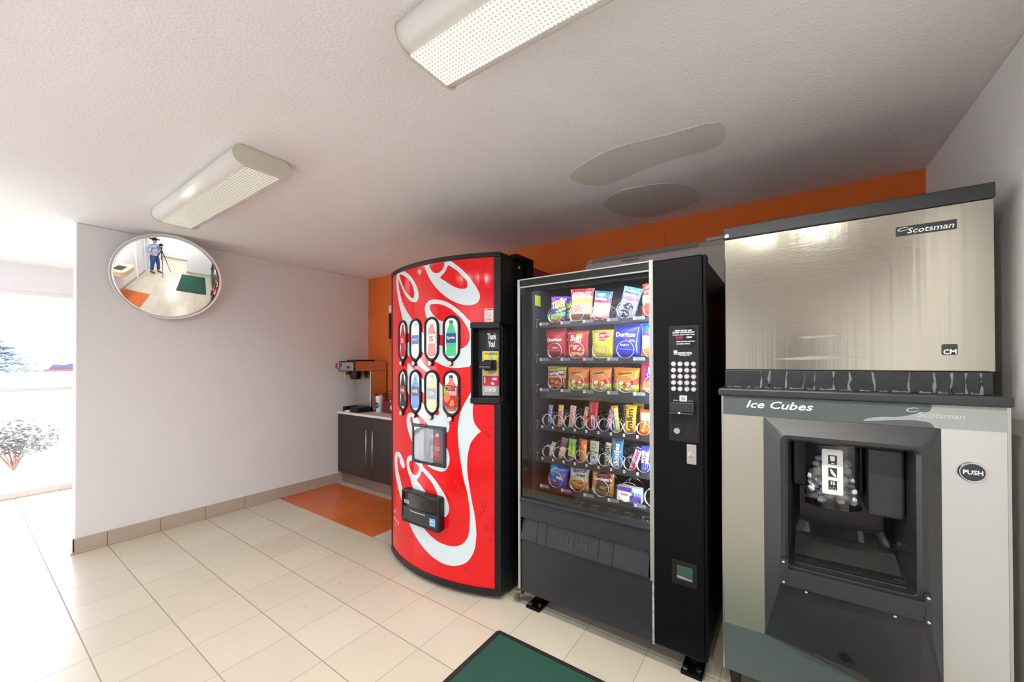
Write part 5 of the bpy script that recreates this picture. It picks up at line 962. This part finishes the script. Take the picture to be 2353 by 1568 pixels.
def foliage(bm, c, r, n, sz, rnd, fl=1.0):
    for _ in range(n):
        d = Vector((rnd.gauss(0, 1), rnd.gauss(0, 1), rnd.gauss(0, 1))).normalized() * (rnd.random() ** .4)
        p = Vector((c[0] + d.x * r[0], c[1] + d.y * r[1], c[2] + d.z * r[2])); s = sz * rnd.uniform(.6, 1.3)
        a = Vector((rnd.uniform(-1, 1), rnd.uniform(-1, 1), rnd.uniform(-.5, .5) * fl)).normalized(); b = a.cross(Vector((rnd.uniform(-1, 1), rnd.uniform(-1, 1), 1))).normalized()
        v = [bm.verts.new(p + a * s), bm.verts.new(p + b * s * .45), bm.verts.new(p - a * s), bm.verts.new(p - b * s * .45)]; bm.faces.new(v)
rs = random.Random(4)
def shrub(x, y, hgt, label):
    t = thing('shrub', (x, y, -.084), label, 'shrub')
    bm = B()
    for k in range(9):
        a = k * .7; q = rs.uniform(.15, .35); tube(bm, [(x, y, -.084), (x + cos(a) * q * .5, y + sin(a) * q * .5, hgt * .3), (x + cos(a) * q, y + sin(a) * q, hgt * .6)], [.014, .009, .004], 5)
    newobj('stems', bm, stemm, t)
    bm = B(); foliage(bm, (x, y, hgt * .55), (.44, .44, hgt * .40), 1300, .042, rs); newobj('foliage', bm, leafm, t)
shrub(-4.35, -2.42, .62, 'small round leafy shrub with reddish stems in the gravel bed, left of the window view')
shrub(-5.6, -1.25, .28, 'low sparse shrub in the gravel bed, next to the wall end')
def pine(x, y, h, rad, label):
    t = thing('pine_tree', (x, y, -.1), label, 'tree', 'pine trees beyond the road')
    newobj('trunk', tube(B(), [(x, y, -.1), (x + .1, y, h * .4), (x, y + .1, h * .85)], [.28, .2, .05], 8), barkm, t)
    bm = B()
    for k in range(26):
        z = h * (.22 + .75 * (k / 25)); a = k * 2.4; q = rad * (1.05 - k / 27)
        foliage(bm, (x + cos(a) * q * .6, y + sin(a) * q * .6, z), (q * .65, q * .65, h * .035), 150, .17, rs, .5)
    newobj('foliage', bm, pinem, t)
pine(-44, -1.2, 3.1, 2.7, 'broad low pine across the road at the left of the window view')
pine(-44, 5.4, 3.9, 2.0, 'taller pine across the road, cut by the wall end')
tr = thing('flatbed_trailer', (-50, 4.0, -.1), 'long low equipment trailer with dual wheels parked across the road', 'trailer')
tm = mat('trailer_grey', sr(62, 66, 90), .6)
newobj('deck', bx(-50.6, -48.9, .8, 7.2, .55, .75), mat('trailer_red', sr(120, 50, 48), .6), tr)
for y in (4.6, 5.5):
    for x in (-50.7, -48.9): newobj('wheel', lathe(B(), (x, y, .27), [(.37, 0), (.37, .22), (.2, .24)], 18, 'x'), K['black'], tr)
newobj('hitch', bx(-49.9, -49.6, -.8, .8, .45, .6), tm, tr)
ld = thing('skid_loader', (-49.7, 5.8, .75), 'compact loader with a cab standing on the rear of the trailer', 'loader')
newobj('cab', join(bx(-50.2, -49.2, 5.2, 6.4, 1.0, 1.5), bx(-50.1, -49.3, 5.5, 6.3, 1.5, 2.3), bx(-50.1, -49.3, 5.2, 6.5, 2.3, 2.4)), tm, ld)
newobj('wheel', join(*[lathe(B(), (-49.2, y, 1.05), [(.3, 0), (.3, .2)], 14, 'x') for y in (5.4, 6.2)]), K['black'], ld)
at = thing('attachment_pile', (-49.7, 3.2, .75), 'grey digging attachment with orange caps lying on the trailer deck', 'attachment')
newobj('bucket', loft(B(), [[(x, 2.0, .76), (x, 4.2, .76), (x, 3.7, 1.35), (x, 3.0, 1.15), (x, 2.3, 1.2)] for x in (-50.2, -49.3)]), tm, at)
newobj('cap', join(bx(-49.6, -49.4, 2.7, 2.9, 1.2, 1.5), bx(-49.6, -49.4, 3.6, 3.8, 1.4, 1.6)), mat('orange_cap', sr(225, 140, 60), .6), at)
pk = thing('pickup_truck', (-49.5, -1.8, -.1), 'grey utility pickup hitched in front of the trailer', 'truck')
newobj('truck_shell', join(bx(-50.4, -48.7, -4.4, -2.0, .4, 1.05), bx(-50.3, -48.8, -2.5, -1.4, .4, 1.9)), tm, pk, bevel=.05)
for y in (-3.8, -2.0): newobj('wheel', lathe(B(), (-48.9, y, .27), [(.37, 0), (.37, .22)], 16, 'x'), K['black'], pk)

# ------------------------------------------------------------------ the photographer and tripod seen in the round mirror
TX, TY = 4.205, -2.98
tp_ = thing('tripod', (TX, TY, 0), 'black camera tripod standing on the tiles before the photographer', 'tripod')
newobj('centre_column', tube(B(), [(TX, TY, .72), (TX, TY, 1.22)], .016, 12), K['blackp'], tp_)
newobj('spider', lathe(B(), (TX, TY, 1.02), [(.03, 0), (.045, .02), (.045, .06), (.02, .08)], 16), K['blackp'], tp_)
for k in range(3):
    a = radians(100 + 120 * k - 60); ex, ey = TX + .42 * cos(a), TY + .42 * sin(a)
    lg_ = newobj('leg', join(tube(B(), [(TX + .04 * cos(a), TY + .04 * sin(a), 1.05), (TX + .24 * cos(a), TY + .24 * sin(a), .52)], .015, 10), tube(B(), [(TX + .24 * cos(a), TY + .24 * sin(a), .52), (ex, ey, .012)], .011, 10)), K['blackp'], tp_)
    newobj('rubber_foot', lathe(B(), (ex, ey, 0), [(.016, 0), (.016, .03)], 10), K['black'], lg_)
newobj('head', join(lathe(B(), (TX, TY, 1.2), [(.03, 0), (.032, .05), (.02, .08)], 16), bx(TX - .035, TX + .035, TY - .035, TY + .035, 1.275, 1.29)), K['blackp'], tp_, bevel=.002)
cmr = thing('photo_camera', (TX, TY, 1.292), 'black camera on the tripod facing the room', 'camera')
bk_ = Vector((sin(yaw), -cos(yaw), 0)); sd = Vector((cos(yaw), sin(yaw), 0)); up = Vector((0, 0, 1))
def obox(bm, c, r, d, u):
    P = [Vector(c) + sd * (sx * r) + bk_ * (sy * d) + up * (sz * u) for sx in (-1, 1) for sy in (-1, 1) for sz in (-1, 1)]
    v = [bm.verts.new(p) for p in P]
    for f in ((0, 1, 3, 2), (4, 6, 7, 5), (0, 4, 5, 1), (2, 3, 7, 6), (0, 2, 6, 4), (1, 5, 7, 3)): bm.faces.new([v[i] for i in f])
    return bm
cb0 = CAM + bk_ * .125
newobj('camera_body', join(obox(B(), cb0, .065, .028, .045), obox(B(), cb0 + up * .05, .028, .028, .018)), K['blackp'], cmr, bevel=.006)
newobj('lens_barrel', tube(B(), [CAM + bk_ * .10, CAM + bk_ * .035], .034, 24), K['blackp'], cmr)

def skin(name, chains, m, parent, sub=1):
    """chains: list of point lists [(x,y,z,r)...]; the first chain holds the root; points equal in position are shared"""
    me = bpy.data.meshes.new(name); V = []; E = []; idx = {}
    for ch in chains:
        last = None
        for p in ch:
            k = tuple(round(q, 4) for q in p[:3])
            if k not in idx: idx[k] = len(V); V.append(p)
            if last is not None and last != idx[k]: E.append((last, idx[k]))
            last = idx[k]
    me.from_pydata([p[:3] for p in V], E, []); o = bpy.data.objects.new(name, me); COL.objects.link(o)
    md = o.modifiers.new('skin', 'SKIN'); md.use_smooth_shade = True
    for i, p in enumerate(V):
        r = p[3]; rx = p[4] if len(p) > 4 else r
        me.skin_vertices[0].data[i].radius = (r, rx)
    me.skin_vertices[0].data[0].use_root = True
    ss = o.modifiers.new('sub', 'SUBSURF'); ss.levels = sub; ss.render_levels = sub
    me.materials.append(m)
    if parent is not None: o.parent = parent
    return o
pe = thing('person', (4.24, -3.24, 0), 'person in a black brimmed hat, pale blue shirt and jeans behind the tripod', 'person')
pe.scale = (.93,) * 3; pe.rotation_euler = (0, 0, yaw)      # local +y looks towards the room
skin_m = mat('skin', sr(205, 150, 128), .5); shirt = mat('shirt_blue_grey', sr(150, 162, 186), .8, bump=.4, bscale=25, bdist=.01); jean = mat('denim', sr(48, 78, 140), .85, bump=.3, bscale=120)
body = skin('body', [[(0, 0, 1.30, .06), (0, .01, 1.46, .055), (0, .03, 1.53, .055)],
    [(0, 0, 1.30, .06), (-.17, 0, 1.37, .035), (-.30, -.06, 1.16, .036), (-.25, .12, 1.02, .034), (-.20, .19, 1.03, .026)], [(0, 0, 1.30, .06), (.17, 0, 1.37, .035), (.30, .0, 1.17, .036), (.24, .22, 1.08, .034), (.19, .30, 1.10, .026)],
    [(0, 0, 1.30, .06), (0, 0, .95, .07), (-.10, 0, .84, .06), (-.12, .03, .48, .045), (-.14, -.02, .09, .035), (-.15, .10, .05, .03)], [(0, 0, .95, .07), (.10, 0, .84, .06), (.13, .05, .48, .045), (.15, .03, .09, .035), (.17, .15, .05, .03)]], skin_m, pe)
def fingers(sx, hx, hy, hz):
    out = []
    for k in range(4):
        u = (k - 1.5) * .019; L = (.060, .070, .066, .052)[k]
        out.append([(hx, hy, hz, .022, .016), (hx + u * .5, hy + .045, hz + .004, .017, .012), (hx + u, hy + .080, hz, .0085), (hx + u * 1.1, hy + .080 + L * .6, hz - .012, .0078), (hx + u * 1.1, hy + .080 + L, hz - .032, .007)])
    out.append([(hx, hy, hz, .022, .016), (hx - sx * .030, hy + .030, hz - .004, .011), (hx - sx * .045, hy + .065, hz - .012, .009)])
    return out
for sx, hx, hy, hz in ((-1, -.20, .195, 1.03), (1, .19, .305, 1.10)):
    skin('hand', fingers(sx, hx, hy, hz), skin_m, pe)
def ell(c, r, nu=20, nv=14, f=None):
    rings = []
    for j in range(1, nv):
        t = pi * j / nv; rings.append([(c[0] + r[0] * sin(t) * cos(2 * pi * i / nu), c[1] + r[1] * sin(t) * sin(2 * pi * i / nu), c[2] - r[2] * cos(t)) for i in range(nu)])
    if f: rings = [[f(*p) for p in q] for q in rings]
    return loft(B(), rings)
def loc_obj(name, bm, m, par, smooth=True):
    o = newobj(name, bm, m, None, smooth=smooth); o.parent = par; return o
def headf(x, y, z):
    k = 1 - .28 * max(0, (1.60 - z) / .12) if z < 1.60 else 1
    y2 = y
    if y > .10 and abs(x) < .03 and 1.555 < z < 1.625: y2 += .022 * (1 - abs(x) / .03) * (1.625 - z) / .07      # nose
    if y > .09 and abs(z - 1.628) < .012 and .015 < abs(x) < .05: y2 -= .008                                     # eye sockets
    return (x * k, y2, z)
hd = loc_obj('head', ell((0, .035, 1.61), (.078, .098, .118), 28, 22, headf), skin_m, pe)
for s in (-1, 1):
    loc_obj('eye', ell((s * .031, .121, 1.627), (.012, .008, .008), 12, 8), K['wht'], hd); loc_obj('iris', ell((s * .031, .127, 1.627), (.005, .004, .005), 10, 6), K['ink'], hd)
    loc_obj('ear', ell((s * .079, .03, 1.605), (.010, .020, .032), 12, 8), skin_m, hd)
loc_obj('mouth', ell((0, .122, 1.553), (.022, .006, .006), 12, 6), mat('lips', sr(170, 95, 90), .5), hd)
loc_obj('hair', ell((0, .02, 1.635), (.084, .092, .085), 20, 12, lambda x, y, z: (x, min(y, .06), z)), mat('dark_hair', sr(50, 38, 30), .8), hd)
hat = loc_obj('hat', lathe(B(), (0, .03, 1.672), [(.095, 0), (.19, .004), (.21, .018), (.212, .021), (.19, .010), (.095, .006), (.088, .07), (.07, .092), (.03, .085)], 32), mat('black_felt', (.012, .011, .011), .9), pe)
skin('shirt', [[(0, .02, 1.12, .20, .17), (0, .02, 1.30, .19, .135), (0, 0, 1.44, .085)], [(0, .02, 1.12, .20, .17), (0, .02, .90, .20, .17)],
     [(0, .02, 1.30, .19, .135), (-.21, 0, 1.37, .075), (-.30, -.06, 1.17, .062), (-.26, .08, 1.05, .052)], [(0, .02, 1.30, .19, .135), (.21, 0, 1.37, .075), (.30, 0, 1.18, .062), (.26, .16, 1.10, .052)]], shirt, pe)
skin('jeans', [[(0, .01, .93, .175, .15), (0, .0, .86, .16, .13)], [(0, .0, .86, .16, .13), (-.11, 0, .78, .105), (-.125, .03, .48, .080), (-.14, -.02, .10, .072)], [(0, .0, .86, .16, .13), (.11, 0, .78, .105), (.13, .05, .48, .080), (.15, .03, .10, .072)]], jean, pe)
for sx, x, y in ((-1, -.145, .04), (1, .16, .09)):
    loc_obj('boot', loft(B(), [[(x + a * .048, y - .09 + b, z) for a, b in ((-1, 0), (-.9, .16), (-.4, .24), (.4, .24), (.9, .16), (1, 0), (.5, -.04), (-.5, -.04))] for z in (0, .028)] + [[(x + a * .043, y - .09 + b * .9, .07 if b < .2 else .05) for a, b in ((-1, 0), (-.9, .16), (-.4, .22), (.4, .22), (.9, .16), (1, 0), (.5, -.03), (-.5, -.03))]]), mat('brown_leather', sr(96, 62, 48), .6), pe)
# oak shelf basin on the front wall, seen in the mirror
sh = thing('wall_counter', (2.2, YB + .17, .95), 'pale oak wall counter with a dark basin, seen in the round mirror', 'counter')
newobj('counter_top', join(slab([(1.88, YB + .004), (2.52, YB + .004), (2.52, YB + .28), (2.44, YB + .36), (1.96, YB + .36), (1.88, YB + .28)], .80, .95, lambda u, v, h: (u, v, h))), mat('pale_oak', sr(222, 196, 150), .5, mottle=.08, mscale=12), sh, bevel=.01)
newobj('inset_basin', bx(2.0, 2.3, YB + .05, YB + .26, .95, .954), K['dgrey'], sh)
